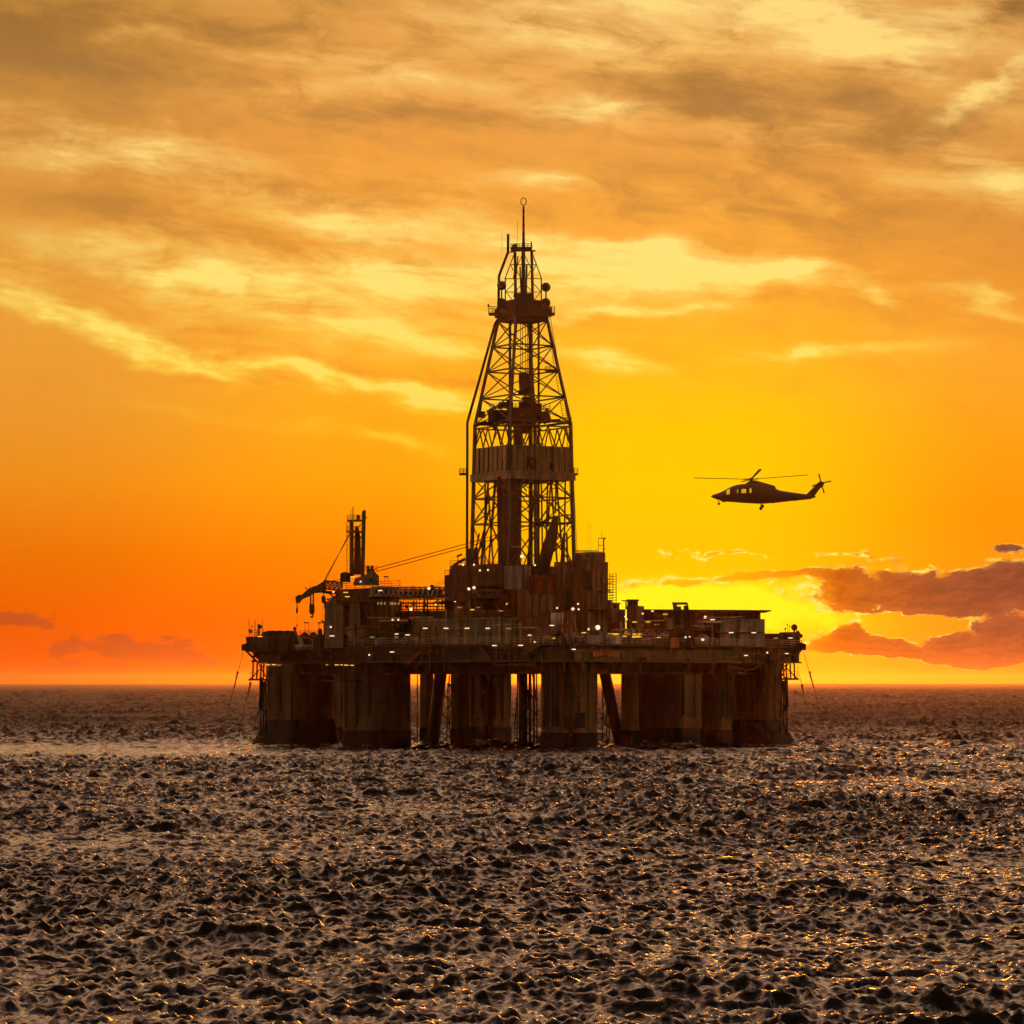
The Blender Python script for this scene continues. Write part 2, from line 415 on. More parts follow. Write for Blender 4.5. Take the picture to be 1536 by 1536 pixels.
# ---------------------------------------------------------------- the platform hull
hull = thing('oil_platform', 'huge floating platform on thick columns in the sea, carrying the tall derrick', 'oil platform', (4, 600, 0))
ZB, ZD = 15.0, 18.0          # underside and top of the deck box
COLUMNS = []
def column(px, wpx, Y, ratio=1.0, flare=0, z1=ZB + .02, ribs=True):
    COLUMNS.append((px, wpx, Y))
    w = wpx * Y / F; lb = w / (ratio * math.cos(R(HA)) + math.sin(R(HA))) * 1.06; la = lb * ratio
    cx = xat(px, Y); ch = min(la, lb) * .22
    b = MB().prism(rsq(cx, Y, la, lb, ch), 3.1, z1)
    o = b.build('column', M['column'], hull)
    d = MB().prism(rsq(cx, Y, la + .14, lb + .14, ch), -4.0, 3.1).build('waterline_band', M['boot'], o)
    for z_ in (5.6, 8.1, 10.6, 13.1): MB().prism(rsq(cx, Y, la + .06, lb + .06, ch), z_, z_ + .09).build('weld_band', M['dark'], o)
    r = MB()
    if ribs:
        a3, b3 = HR, HL
        for k in (-.28, .02, .3):                                   # pipes and fenders strapped to the two seaward faces
            for face, off in ((a3, lb), (b3, la)):
                other = b3 if face is a3 else a3
                c = Vector((cx, Y, 0)) + face * (k * (la if face is a3 else lb)) - other * (off / 2 + .16)
                r.tube(c + Vector((0, 0, 3.4 + random.random() * 3)), c + Vector((0, 0, z1 - .3 - random.random() * 2)), .09 + .07 * random.random(), n=6)
        if random.random() < .9:
            c = Vector((cx, Y, 0)) - HL * (0) - HR * (la / 2 + .3) + HL * (lb * .1)
            r.ladder(c + Vector((0, 0, 2.5)), c + Vector((0, 0, z1 - .5)), .6, .05)
        r.build('riser_pipe', M['deck'], o)
    if flare:
        s = MB(); sx = flare; e = la * .5
        c = Vector((cx, Y, 0))
        poly_top = rsq(cx, Y, la + .2, lb + .2, ch); 
        # the foot widens towards the pontoon
        k = len(s.v); n = len(poly_top)
        low = rsq(cx + sx * 1.0, Y - .2, la + 3.4, lb + 3.4, ch + .5)
        s.v += [(x, y, -.8) for x, y in low] + [(x, y, 4.8) for x, y in poly_top]
        s.f += [(k + i, k + (i + 1) % n, k + n + (i + 1) % n, k + n + i) for i in range(n)]
        s.f += [tuple(k + n + i for i in range(n))]
        s.build('column_foot', M['boot'], o)
    return o
column(854, 92, 563)                       # near corner
column(565, 110, 592)
column(450, 110, 610, 1.0, -1)             # left corner
column(945, 29, 585, ribs=False)
column(1075, 50, 597)
column(1137, 78, 608, 1.0, 1)              # right corner
column(730, 80, 640)                       # far corner
column(1004, 122, 630)
column(640, 22, 628, ribs=False)
column(520, 70, 632)
column(1096, 60, 640)
column(690, 30, 610, ribs=False)

# leaning braces between the columns
def brace(p0, p1, Y0, Y1, wpx):
    MB().tube(at(*p0, Y0), at(*p1, Y1), wpx * Y0 / F / 2, n=12).build('leaning_brace', M['dark'], hull, True)
brace((662, 1000), (648, 1122), 618, 618, 19)
brace((906, 1004), (931, 1122), 600, 600, 17)

# deck box
NC = Vector((9.6, 553, 0)); LC = NC + HL * 72; RC = NC + HR * 66; FC = LC + HR * 66
def plan(inset=0.0):
    i = inset; return [tuple((NC + HR * i + HL * i).xy), tuple((RC - HR * i + HL * i).xy), tuple((FC - HR * i - HL * i).xy), tuple((LC + HR * i - HL * i).xy)]
MB().prism(plan(), ZB, ZD).build('deck_box', M['dark'], hull)  # dark steel paints in the shade of the recess below the deckhouses
MB().prism(plan(8.0), 13.2, ZB - .01).build('deck_underside', M['dark'], hull)
db = MB()                                                          # stiffeners, edge beams and pads on the seaward plating
for A, D, L in ((NC, HL, 72), (NC, HR, 66)):
    nrm = Vector((-D.y, D.x, 0)); nrm = nrm if nrm.y < 0 else -nrm
    for k in range(int(L / 1.5)):
        c = A + D * (k * 1.5 + .6) + nrm * .11
        if random.random() < .45: db.beam(c + Vector((0, 0, ZB + .25)), c + Vector((0, 0, ZD - .3)), .12, .12)
    for z_, hh, ww in ((ZB + .14, .3, .5), (ZD - .12, .26, .7), (ZB + 1.6, .16, .3)):
        db.beam(A + nrm * (ww / 2) + Vector((0, 0, z_)), A + D * L + nrm * (ww / 2) + Vector((0, 0, z_)), ww, hh)
db.build('plate_stiffener', M['deck'], hull)
for A, D, L in ((NC, HL, 72), (NC, HR, 66), (LC, HR, 66), (RC, HL, 72)):
    nrm = Vector((-D.y, D.x, 0)); mid_ = (NC + FC) / 2; nrm = nrm if (A + D * 30 + nrm - mid_).length > (A + D * 30 - mid_).length else -nrm
    MB().rail(A + nrm * .6 + Vector((0, 0, ZD)), A + D * L + nrm * .6 + Vector((0, 0, ZD))).build('railing', M['light'], hull)
ep = MB()
for x0, x1 in ((862, 898), (899, 940), (941, 1010), (1011, 1062), (1063, 1096)):
    ep.slab([at(x0, 975, edge_y(x0) - .5), at(x1, 975, edge_y(x1) - .5), at(x1, 993, edge_y(x1) - .5), at(x0, 993, edge_y(x0) - .5)], .3)
ep.build('edge_plate', M['column'], hull)  # lighter paint stands in for light on the right-hand edge
MB().slab([at(620, 968, edge_y(620) - .4), at(808, 968, edge_y(808) - .4), at(808, 973, edge_y(808) - .4), at(620, 973, edge_y(620) - .4)], .3).build('edge_plate', M['deck'], hull)
gb = random.Random(21)
for i in range(54):                                                # brackets, hangers and boxes breaking the lower edge
    px = gb.uniform(395, 1185); Y = edge_y(px) - gb.uniform(.2, .9); b = MB(); y = gb.uniform(978, 992); k = gb.random()
    if k < .45: b.beam(at(px, y, Y), at(px + gb.uniform(-2, 2), 999 + gb.uniform(0, 13), Y), gb.uniform(.12, .3))
    elif k < .75: w = gb.uniform(3, 12); h = gb.uniform(3, 9); b.slab([at(px, y, Y), at(px + w, y, Y), at(px + w, y + h, Y), at(px, y + h, Y)], .5)
    else: b.beam(at(px, y, Y), at(px + gb.uniform(8, 26), y + gb.uniform(-8, 10), Y), .16)
    b.build('edge_bracket', M[gb.choice(('dark', 'deck', 'dark', 'column'))], hull)
# open truss work and walkways slung under the seaward edges
for A, D, s0, s1 in ((NC, HL, 8, 66), (NC, HR, 10, 60)):
    nrm = Vector((-D.y, D.x, 0)); nrm = nrm if nrm.y < 0 else -nrm
    b = MB(); n = int((s1 - s0) / 4.5)
    zt, zl = ZB - .05, ZB - 1.9
    p0, p1 = A + D * s0 - nrm * 5.0, A + D * s1 - nrm * 5.0
    b.beam(p0 + Vector((0, 0, zl)), p1 + Vector((0, 0, zl)), .3)
    for k in range(n):
        u, w = p0.lerp(p1, k / n), p0.lerp(p1, (k + 1) / n)
        b.beam(u + Vector((0, 0, zl)), u + Vector((0, 0, zt)), .2); b.beam(u + Vector((0, 0, zl)), w + Vector((0, 0, zt)), .18)
    b.build('under_deck_truss', M['dark'], hull)
# walkway cage hung on the left near column, with its railing
b = MB(); Yc = edge_y(530) - 1.2
b.beam(at(484, 1021, Yc + 4), at(538, 1021, Yc), 1.6, .3)
for px in (484, 497, 510, 524, 538): b.tube(at(px, 1021, Yc + 4 - (px - 484) / 13.5), at(px, 997, Yc + 4 - (px - 484) / 13.5), .07, n=5)
o = b.build('hanging_walkway', M['dark'], hull)
MB().rail(at(484, 1020, Yc + 3.3), at(538, 1020, Yc - .7)).build('railing', M['dark'], o)
# stairs at the deck edge
b = MB(); Yc = edge_y(625) - 1.0
for q in (0, 1.1): b.beam(at(610, 996, Yc + q), at(642, 967, Yc + q), .3, .5); b.beam(at(632, 984, Yc + q), at(652, 967, Yc + q), .14, .2)
for k in range(12): c = at(610, 996, Yc).lerp(at(642, 967, Yc), (k + .5) / 12); b.beam(c, c + Vector((0, 1.1, 0)), .35, .08)
b.build('deck_stair', M['orange'], hull)
# edge steelwork lines seen on the dark plating, and the swept gusset above the right corner column
for p, q in (((720, 970), (745, 998)), ((745, 998), (805, 996)), ((780, 988), (806, 970)), ((651, 968), (720, 968)), ((650, 967), (632, 984)), ((1094, 999), (1118, 1005)), ((1118, 1005), (1130, 1004)), ((1130, 1004), (1146, 992)), ((1155, 978), (1172, 993))):
    MB().beam(at(*p, edge_y(p[0]) - 1.1), at(*q, edge_y(q[0]) - 1.1), .24).build('edge_girder', M['deck'], hull)

# fairlead outriggers at the two ends, each with its lower platform and guide pipe
def fairlead(side):
    if side < 0:
        Y = 602; m_ = lambda x, y, d=0: at(x, y, Y + d)
    else:
        Y = 604; m_ = lambda x, y, d=0: at(1571 - x, y - 1, Y + d)
    f = MB()
    f.slab([m_(363, 967), m_(371, 965), m_(379, 967), m_(380, 975), m_(376, 977), m_(363, 976)], 3.0)
    f.slab([m_(372, 968), m_(404, 966), m_(404, 990), m_(392, 992), m_(384, 986), m_(378, 976)], 5.0)
    o = f.build('fairlead_outrigger', M['dark'], hull)
    t_ = MB()
    for d in (-2, 2):
        t_.beam(m_(369, 976, d), m_(385, 992, d), .35); t_.beam(m_(381, 976, d), m_(381, 992, d), .2); t_.beam(m_(377, 992, d), m_(404, 992, d), .3); t_.beam(m_(378, 992, -2), m_(378, 992, 2), .2)
        for x in (380, 386, 392, 396): t_.beam(m_(x, 992, d), m_(x - 1, 1019, d), .22)
        t_.beam(m_(397, 997, d), m_(376, 1018, d), .2); t_.beam(m_(400, 1018, d), m_(388, 995, d), .2)
    for y in (984, 990): t_.beam(m_(377, y, -2), m_(382, y, -2), .12)
    t_.build('outrigger_strut', M['dark'], o)
    MB().slab([m_(374, 1018), m_(403, 1018), m_(403, 1021), m_(374, 1021)], 4.6).build('lower_platform', M['dark'], hull)
    MB().rail(m_(375, 1018, -2.2), m_(402, 1018, -2.2)).build('railing', M['dark'], hull)
    p = MB(); p.tube(m_(392, 1016), m_(391, 1062), .36, n=10); p.tube(m_(391, 1062), m_(390.5, 1104), .2, n=8)
    p.build('guide_pipe', M['dark'], hull, True)
    s = MB()
    for a_, b_ in (((403, 1024), (392, 1040)), ((391, 1064), (404, 1052)), ((391, 1064), (403, 1068)), ((398, 1020), (400, 1100)), ((391, 1062), (402, 1078)), ((390, 1100), (398, 1092)), ((396, 1022), (395, 1090))):
        s.beam(m_(*a_), m_(*b_), .22)
    s.build('pipe_bracket', M['dark'], hull)
fairlead(-1); fairlead(1)

# conductor pipes and cross wires under the middle
for px, Y, r in ((776, 612, .12), (781, 606, .35), (786, 600, .6), (790, 598, .16), (795, 612, .28), (801, 604, .2), (805, 616, .14), (904, 620, .12), (910, 622, .12), (626, 600, .1), (674, 640, .1), (914, 628, .14)):
    MB().tube(at(px, 1002, Y), at(px, 1128, Y), r, n=8).build('conductor_pipe', M['dark'], hull, True)
for p, q, Y in (((664, 1040), (692, 1070), 641), ((690, 1036), (664, 1072), 641), ((683, 1012), (684, 1115), 642), ((680, 1060), (690, 1060), 641), ((902, 1040), (920, 1062), 627), ((918, 1034), (904, 1062), 627), ((776, 1090), (808, 1108), 611), ((808, 1086), (776, 1112), 611), ((778, 1030), (808, 1050), 611), ((663, 1070), (692, 1106), 640), ((690, 1068), (660, 1098), 640), ((672, 1024), (670, 1115), 640), ((902, 1076), (922, 1100), 626), ((922, 1070), (904, 1104), 626), ((770, 1072), (800, 1080), 612), ((776, 1056), (806, 1070), 612), ((778, 1010), (772, 1096), 615), ((798, 1006), (806, 1060), 608), ((780, 1066), (804, 1040), 606), ((916, 1030), (908, 1088), 630)):
    MB().tube(at(*p, Y), at(*q, Y), .13, n=5).build('bracing_wire', M['dark'], hull)
b = MB(); b.slab([at(673, 1026, 641), at(692, 1026, 641), at(692, 1030, 641), at(673, 1030, 641)], 4); b.rail(at(673, 1026, 639), at(692, 1026, 639), 1.4, .06); b.build('service_platform', M['dark'], hull)
b = MB(); b.slab([at(780, 1034, 610), at(798, 1034, 610), at(796, 1062, 610), at(783, 1066, 610)], 2.5); b.build('service_platform', M['dark'], hull); b = MB(); b.slab([at(906, 1026, 626), at(914, 1026, 626), at(914, 1034, 626), at(906, 1034, 626)], 2)
b.build('service_platform', M['dark'], hull)
# pipes and a hose loop on the near column
b = MB(); Yc = 563 - 6.2
for px in (822, 829, 834, 838): b.tube(at(px, 997, Yc + abs(px - 850) * .05), at(px, 1090, Yc + abs(px - 850) * .05), .22 if px != 834 else .34, n=7)
b.tube(at(853, 1040, Yc), at(853, 1094, Yc), .2, n=7)
b.slab([at(863, 1069, Yc + .3), at(878, 1069, Yc + .3), at(878, 1092, Yc + .3), at(863, 1092, Yc + .3)], .3)
b.path([at(862, 955, Yc - 3), at(861, 1000, Yc - 1), at(861, 1028, Yc - .6), at(865, 1045, Yc - .6), at(870, 1047, Yc - .6), at(874, 1040, Yc - .6), at(875, 1000, Yc - .6), at(876, 960, Yc - 3)], .09, 5)
b.build('column_pipework', M['dark'], hull)
b = MB(); b.path([at(1110, 985, 590), at(1111, 1020, 592), at(1118, 1060, 596), at(1118, 1100, 597)], .1, 5)
b.build('hose', M['rubber'], hull)
# raised nameplate on the seaward plating
k = edge_y(911) - .5
npl = MB(); npl.slab([at(889, 978, edge_y(889) - .7), at(928, 978, edge_y(928) - .7), at(928, 985, edge_y(928) - .7), at(889, 985, edge_y(889) - .7)], .25)
npl = npl.build('name_board', M['orange'], hull)

# small fittings bolted along the deck: ventilators, tanks, pipe runs, boxes
def fit(name, m_, px, yb, dY, hpx, wpx, kind):
    Y = edge_y(px) + dY; b = MB(); w = wpx * Y / F
    c = at(px, yb, Y); c.z = ZD if yb is None else c.z; h = hpx * Y / F
    if kind == 'tank': b.tube(c + Vector((-w / 2, 0, h / 2)), c + Vector((w / 2, .4, h / 2)), h / 2, n=12); b.box(c.x, c.y, c.z - .2, c.z + h * .4, w * .3, h * .7)
    elif kind == 'vent': b.tube(c, c + Vector((0, 0, h * .8)), w * .3, n=10); b.ball(c + Vector((0, 0, h * .82)), w * .5, sz=.55)
    else: b.box(c.x, c.y, c.z, c.z + h, w * .8, w * .6); b.beam(c + Vector((-w * .3, -.1, h)), c + Vector((w * .3, .1, h + .15)), .2)
    return b.build(name, m_, hull)
g = random.Random(3)
for i in range(48):
    px = g.choice((g.uniform(500, 640), g.uniform(780, 1060)))
    kind = g.choice(('tank', 'vent', 'box', 'box'))
    fit({'tank': 'deck_tank', 'vent': 'ventilator', 'box': 'machinery_box'}[kind], M[g.choice(('wall', 'light', 'dark', 'brown'))], px, zat(0, 1) and 1024 - (ZD - CAM_Z) * F / (edge_y(px) + 2), 1.2 + g.random() * 2.5, g.uniform(6, 16), g.uniform(8, 18), kind)
for i in range(84):
    b = MB()                                                # pipe runs and uprights threading the deck
    px = g.uniform(505, 1070); Y = edge_y(px) + g.uniform(.5, 3); L = g.uniform(12, 60); y = g.uniform(925, 968)
    if g.random() < .6: q = px + L; b.tube(at(px, y, Y), at(q, y + g.uniform(-1, 1), edge_y(q) + 1.5), g.uniform(.06, .16), n=5)
    else: b.tube(at(px, 968, Y), at(px + g.uniform(-3, 3), y - g.uniform(4, 26), Y), g.uniform(.06, .16), n=5)
    b.build('pipe_run', M[g.choice(('light', 'wall', 'brown', 'dark'))], hull)
# ---------------------------------------------------------------- the derrick
DA = 30.0; DY = 603.0; DX = xat(784, DY)
da = Vector((math.cos(R(DA)), math.sin(R(DA)), 0)); dbv = Vector((-da.y, da.x, 0)); DC = Vector((DX, DY, 0))
derrick = thing('drilling_derrick', 'tall tapering lattice derrick rising from the middle of the platform, dish aerials near its top', 'derrick', (DX, DY, zat(850, DY)))
dz = lambda py: zat(py, DY)
def half(py):
    tab = [(856, 154), (635, 143), (475, 70), (440, 60)]
    for (y0, w0), (y1, w1) in zip(tab, tab[1:]):
        if py >= y1: break
    w = w0 + (w1 - w0) * (y0 - py) / (y0 - y1)
    return w * DY / F / 1.366 / 2
CO = [(-1, -1), (1, -1), (1, 1), (-1, 1)]
def cn(i, py, k=1.0): h = half(py) * k; return DC + da * (h * CO[i % 4][0]) + dbv * (h * CO[i % 4][1]) + Vector((0, 0, dz(py)))
for i in range(4):
    b = MB(); b.beam(cn(i, 856), cn(i, 635), .52); b.beam(cn(i, 635), cn(i, 470), .42)
    b.build('derrick_leg', M['truss'], derrick)
levels = [635, 597, 557, 520, 482]
low = [852, 786, 748, 716]
for i in range(4):
    b = MB()
    def P(py, t): return cn(i, py).lerp(cn(i + 1, py), t)
    for y0, y1 in zip(levels, levels[1:]):
        b.beam(P(y1, 0), P(y1, 1), .26)
        b.beam(P(y0, 0), P(y1, 1), .17); b.beam(P(y0, 1), P(y1, 0), .17)
    b.beam(P(635, 0), P(635, 1), .36); b.beam(P(642, 0), P(642, 1), .25)
    for t0, t1 in ((0, .25), (.25, .5), (.5, .75), (.75, 1)):       # fine bracing above the wind wall
        b.beam(P(672, t0), P(642, (t0 + t1) / 2), .19); b.beam(P(642, (t0 + t1) / 2), P(672, t1), .19)
    for y0, y1 in zip(low, low[1:]):
        b.beam(P(y0, 0), P(y0, 1), .26)
        b.beam(P(y0, .0), P(y1, .5), .22); b.beam(P(y1, .5), P(y0, 1), .22)
        if i in (0, 3): b.beam(P(y1, 0), P(y0, .5), .14); b.beam(P(y1, 1), P(y0, .5), .14)
    b.beam(P(852, .28), P(716, .42), .26); b.beam(P(852, .74), P(716, .66), .24)
    b.build('derrick_bracing', M['truss'], derrick)
# wind wall of ribbed sheeting with its skirt beam
b = MB()
for i in range(4):
    A, B = cn(i, 718, 1.03), cn(i + 1, 718, 1.03); A2, B2 = cn(i, 672, 1.03), cn(i + 1, 672, 1.03)
    n_ = (da * CO[i][0] + dbv * CO[i][1] + da * CO[(i + 1) % 4][0] + dbv * CO[(i + 1) % 4][1]) / 2
    b.quadbox([A, B, B - n_ * .2, A - n_ * .2, A2, B2, B2 - n_ * .2, A2 - n_ * .2])
wall = b.build('wind_wall', M['wall'], derrick)
r = MB()
for i in range(4):
    n_ = ((da * CO[i][0] + dbv * CO[i][1]) + (da * CO[(i + 1) % 4][0] + dbv * CO[(i + 1) % 4][1])) / 2
    for k in range(11 if i % 2 == 0 else 8):
        t = (k + .5) / (11 if i % 2 == 0 else 8)
        r.beam(cn(i, 710, 1.03).lerp(cn(i + 1, 710, 1.03), t) + n_ * .08, cn(i, 672, 1.03).lerp(cn(i + 1, 672, 1.03), t) + n_ * .08, .16)
r.build('sheeting_rib', M['brown'], wall)
w_ = MB()
for t, t2, y0, y1 in ((.28, .42, 708, 690), (.62, .70, 708, 697)):
    A, B = cn(0, y0, 1.03).lerp(cn(1, y0, 1.03), t), cn(0, y0, 1.03).lerp(cn(1, y0, 1.03), t2); A2, B2 = A.copy(), B.copy(); A2.z = B2.z = dz(y1); nn = dbv * .07
    w_.quadbox([A - nn, B - nn, B + nn, A + nn, A2 - nn, B2 - nn, B2 + nn, A2 + nn])
w_.build('wall_hatch', M['dark'], wall)
b = MB()
for i in range(4):
    b.beam(cn(i, 712, 1.06), cn(i + 1, 712, 1.06), .5, .3); b.beam(cn(i, 718, 1.05), cn(i + 1, 718, 1.05), .5, 1.0)
b.build('skirt_beam', M['wall'], derrick)
def side_stage(x0, x1, y, hy, Y=DY, name='side_platform', m_='truss'):
    b = MB(); b.slab([at(x0, y, Y), at(x1, y, Y), at(x1, y + 2.4, Y), at(x0, y + 2.4, Y)], 3.0)
    o = b.build(name, M[m_], derrick)
    q = MB(); h = (y - hy) * Y / F
    q.rail(at(x0, y, Y - 1.4), at(x1, y, Y - 1.4), h, .06, .9); q.rail(at(x0, y, Y + 1.4), at(x1, y, Y + 1.4), h, .06, .9)
    q.build('railing', M['truss'], o)
side_stage(689, 701, 710, 703); side_stage(855, 867, 710, 702); side_stage(840, 857, 633, 626); side_stage(818, 838, 556, 550)
# inside: pipe setback housing, guide rails, block, racking board
b = MB()
Yh = DY - 5.2
b.slab([at(746, 716, Yh), at(783, 716, Yh), at(782, 790, Yh), at(782, 852, Yh), at(749, 852, Yh), at(748, 808, Yh)], 4.5)
hs = b.build('setback_housing', M['brown'], derrick)
b = MB()
for p, q in (((762, 724), (762, 744)), ((762, 744), (766, 744)), ((762, 820), (762, 846)), ((762, 820), (781, 820)), ((781, 724), (790, 737))):
    b.beam(at(*p, Yh - 2.4), at(*q, Yh - 2.4), .26)
b.build('housing_frame', M['light'], hs)
for px, w in ((765, .5), (796, .8), (808, .4)):
    b = MB(); b.beam(at(px, 852, DY + 1.5), at(px, 478, DY + 1.5), w * .7); b.build('guide_rail', M['truss'], derrick)
b = MB()
b.slab([at(778, 560, DY), at(788, 558, DY), at(794, 562, DY), at(794, 586, DY), at(790, 592, DY), at(780, 592, DY), at(778, 574, DY)], 1.4)
b.slab([at(776, 587, DY), at(797, 587, DY), at(795, 592, DY), at(778, 591, DY)], .9)
for px in (781, 784, 788, 791): b.tube(at(px, 560, DY), at(px, 470, DY), .06, n=4)
b.build('travelling_block', M['dark'], derrick)
b = MB()
for (x0, y0, x1, y1, Y) in ((783, 596, 797, 650, 603), (778, 604, 800, 628, 604), (760, 612, 800, 638, 601), (732, 616, 762, 634, 600), (748, 604, 770, 612, 603), (800, 606, 812, 622, 603), (804, 618, 824, 634, 605), (718, 618, 728, 626, 600), (770, 640, 784, 672, 602), (760, 600, 764, 616, 602)):
    b.slab([at(x0, y0, Y), at(x1, y0, Y), at(x1, y1, Y), at(x0, y1, Y)], 3.2)
for p, q in (((730, 618), (752, 606)), ((752, 606), (764, 612)), ((716, 636), (840, 630)), ((712, 640), (730, 632)), ((806, 640), (812, 646)), ((741, 634), (742, 645)), ((820, 612), (826, 634)), ((736, 626), (778, 622)), ((722, 600), (718, 626))):
    b.beam(at(*p, 600.5), at(*q, 600.5), .4)
for k in range(13): x = 733 + k * 7; b.beam(at(x, 634, 598), at(x, 634.5, 608), .35, .5)
b.build('racking_board', M['dark'], derrick)
MB().rail(at(735, 616, 597), at(825, 616, 597), 1.2, .06).build('railing', M['truss'], derrick)
b = MB()                                                           # leaning pipe-handling arm with its ram, at the right
b.slab([at(829, 776, 596), at(838, 775, 596), at(836, 806, 596), at(822, 862, 596), at(803, 864, 596), at(812, 822, 596)], 2.6)
for p, q in (((824, 776), (858, 772)), ((858, 772), (850, 790)), ((800, 790), (830, 776)), ((826, 824), (848, 788)), ((806, 850), (860, 800)), ((840, 860), (846, 800)), ((852, 860), (850, 800)), ((818, 780), (802, 800)), ((800, 786), (858, 784))):
    b.beam(at(*p, 595.5), at(*q, 595.5), .26)
b.build('pipe_handling_arm', M['dark'], derrick)
b = MB()
for p, q in (((721, 852), (733, 720)), ((727, 852), (728, 720)), ((712, 850), (735, 760)), ((740, 850), (732, 730)), ((785, 850), (806, 790)), ((782, 742), (800, 770)), ((814, 850), (812, 720)), ((822, 790), (826, 722)), ((833, 770), (834, 722)), ((846, 850), (848, 722)), ((719, 800), (708, 850)), ((744, 722), (738, 790))):
    b.beam(at(*p, 599), at(*q, 599), .22)
b.build('standpipe', M['truss'], derrick)
# crown
b = MB()
b.box(DX + .1, DY, dz(476), dz(462), 7.6, 7.6, DA); b.box(DX, DY, dz(462), dz(452), 6.2, 6.2, DA)
b.slab([at(773, 441, DY), at(800, 441, DY), at(803, 466, DY), at(770, 466, DY)], 3.4)
b.box(DX, DY, dz(481), dz(476), 6.6, 6.6, DA)
crown = b.build('crown_block', M['dark'], derrick)
side_stage(733, 752, 470, 460, name='crown_platform'); side_stage(816, 832, 470, 460, name='crown_platform')
for px, py in ((752.5, 428), (819, 430.5)):
    c = at(px, py, DY - 2.5); b = MB()
    b.ball(c + Vector((0, .25, 0)), 7.0 * DY / F, 14, 9)
    o = b.build('dish_antenna', M['dark'], derrick, True)
    MB().tube(c + Vector((0, .3, -.5)), at(px, 458, DY - 2.2), .16, n=6).build('dish_mount', M['truss'], o)
for px in (752.5, 818.5):
    b = MB(); c = at(px, 455, DY - 2.5); b.tube(c + Vector((0, -.9, 0)), c + Vector((0, .9, 0)), 7.0 * DY / F, n=16); b.build('crown_sheave', M['dark'], derrick)
b = MB()                                                           # water-table frame above the crown
for x0, x1, y0, y1, w in ((772.5, 773.5, 378, 450, .36), (785, 785, 376, 445, .5), (797.5, 799, 376, 450, .36), (780, 782, 400, 445, .2), (790, 789, 396, 445, .24), (777, 771, 384, 446, .16)):
    b.beam(at(x0, y0, DY), at(x1, y1, DY), w)
for d in (-1.6, 1.6):
    for pts in (((773, 376), (758, 417), (758, 456)), ((797, 376), (812, 417), (812, 456))):
        for p, q in zip(pts, pts[1:]): b.beam(at(*p, DY + d), at(*q, DY + d), .17)
    for p, q in (((758, 418), (812, 418)), ((766, 397), (804, 397)), ((758, 438), (812, 438)), ((759, 437), (773, 423)), ((811, 437), (798, 423)), ((758, 436), (770, 452)), ((812, 436), (800, 452)), ((785, 378), (774, 404)), ((785, 378), (797, 404)), ((773, 400), (770, 418)), ((797, 400), (800, 418)), ((774, 404), (785, 424)), ((797, 404), (786, 424)), ((774, 436), (785, 424)), ((797, 436), (786, 424)), ((766, 397), (770, 406)), ((804, 397), (800, 406))):
        b.beam(at(*p, DY + d), at(*q, DY + d), .13)
b.build('water_table_frame', M['truss'], derrick)
b = MB(); b.slab([at(766, 372.5, DY), at(798, 372.5, DY), at(798, 375.5, DY), at(766, 375.5, DY)], 3.6); b.slab([at(798, 375.5, DY), at(803.5, 375.5, DY), at(803.5, 377, DY), at(798, 377, DY)], .6); b.slab([at(761, 378, DY), at(774, 377, DY), at(774, 378.4, DY), at(761, 379.4, DY)], .3)
top = b.build('top_platform', M['truss'], derrick)
q = MB(); q.rail(at(766, 373, DY - 1.7), at(798, 373, DY - 1.7), .9, .055, .8); q.rail(at(766, 373, DY + 1.7), at(798, 373, DY + 1.7), .9, .055, .8); q.tube(at(797, 374, DY), at(797, 362, DY), .11); q.tube(at(776, 374, DY), at(776, 333, DY), .03, n=4)
q.slab([at(768, 367, DY), at(776, 366, DY), at(776, 371, DY), at(768, 371, DY)], .5)
q.build('railing', M['truss'], top)
b = MB(); b.tube(at(785.3, 376, DY), at(785.3, 360, DY), .42, .22, n=8); b.tube(at(785.3, 361, DY), at(785.3, 309, DY), .24, .16, n=8)
for y in (317, 327, 338, 352): b.tube(at(785.3, y, DY), at(785.3, y - 1, DY), .28, n=8)
mast = b.build('top_mast', M['dark'], derrick)
c = at(785.3, 301.5, DY)
MB().ring(c + Vector((0, 0, -.1)), 4.2 * DY / F, .085, sz=1.3).build('loop_aerial', M['dark'], mast)
MB().path([at(762.2, 351, DY), at(762, 378, DY), at(748.5, 414, DY), at(747.5, 478, DY), at(742.5, 486, DY), at(701, 634, DY), at(700.5, 855, DY)], .24, 8).build('vent_pipe', M['dark'], derrick, True)
MB().ladder(at(822, 474, DY), at(850, 640, DY), .8, .05).ladder(at(853, 640, DY), at(864, 858, DY), .8, .05).build('ladder', M['orange'], derrick)
b = MB(); b.tube(at(753, 372, DY), at(766, 372, DY), .03, n=4); b.tube(at(753, 350, DY), at(753, 378, DY), .025, n=4)
b.slab([at(732, 455, DY), at(735, 459, DY), at(731, 460, DY)], .2); b.tube(at(733, 458, DY), at(737, 463, DY), .05, n=4)
b.build('aerial', M['dark'], derrick)
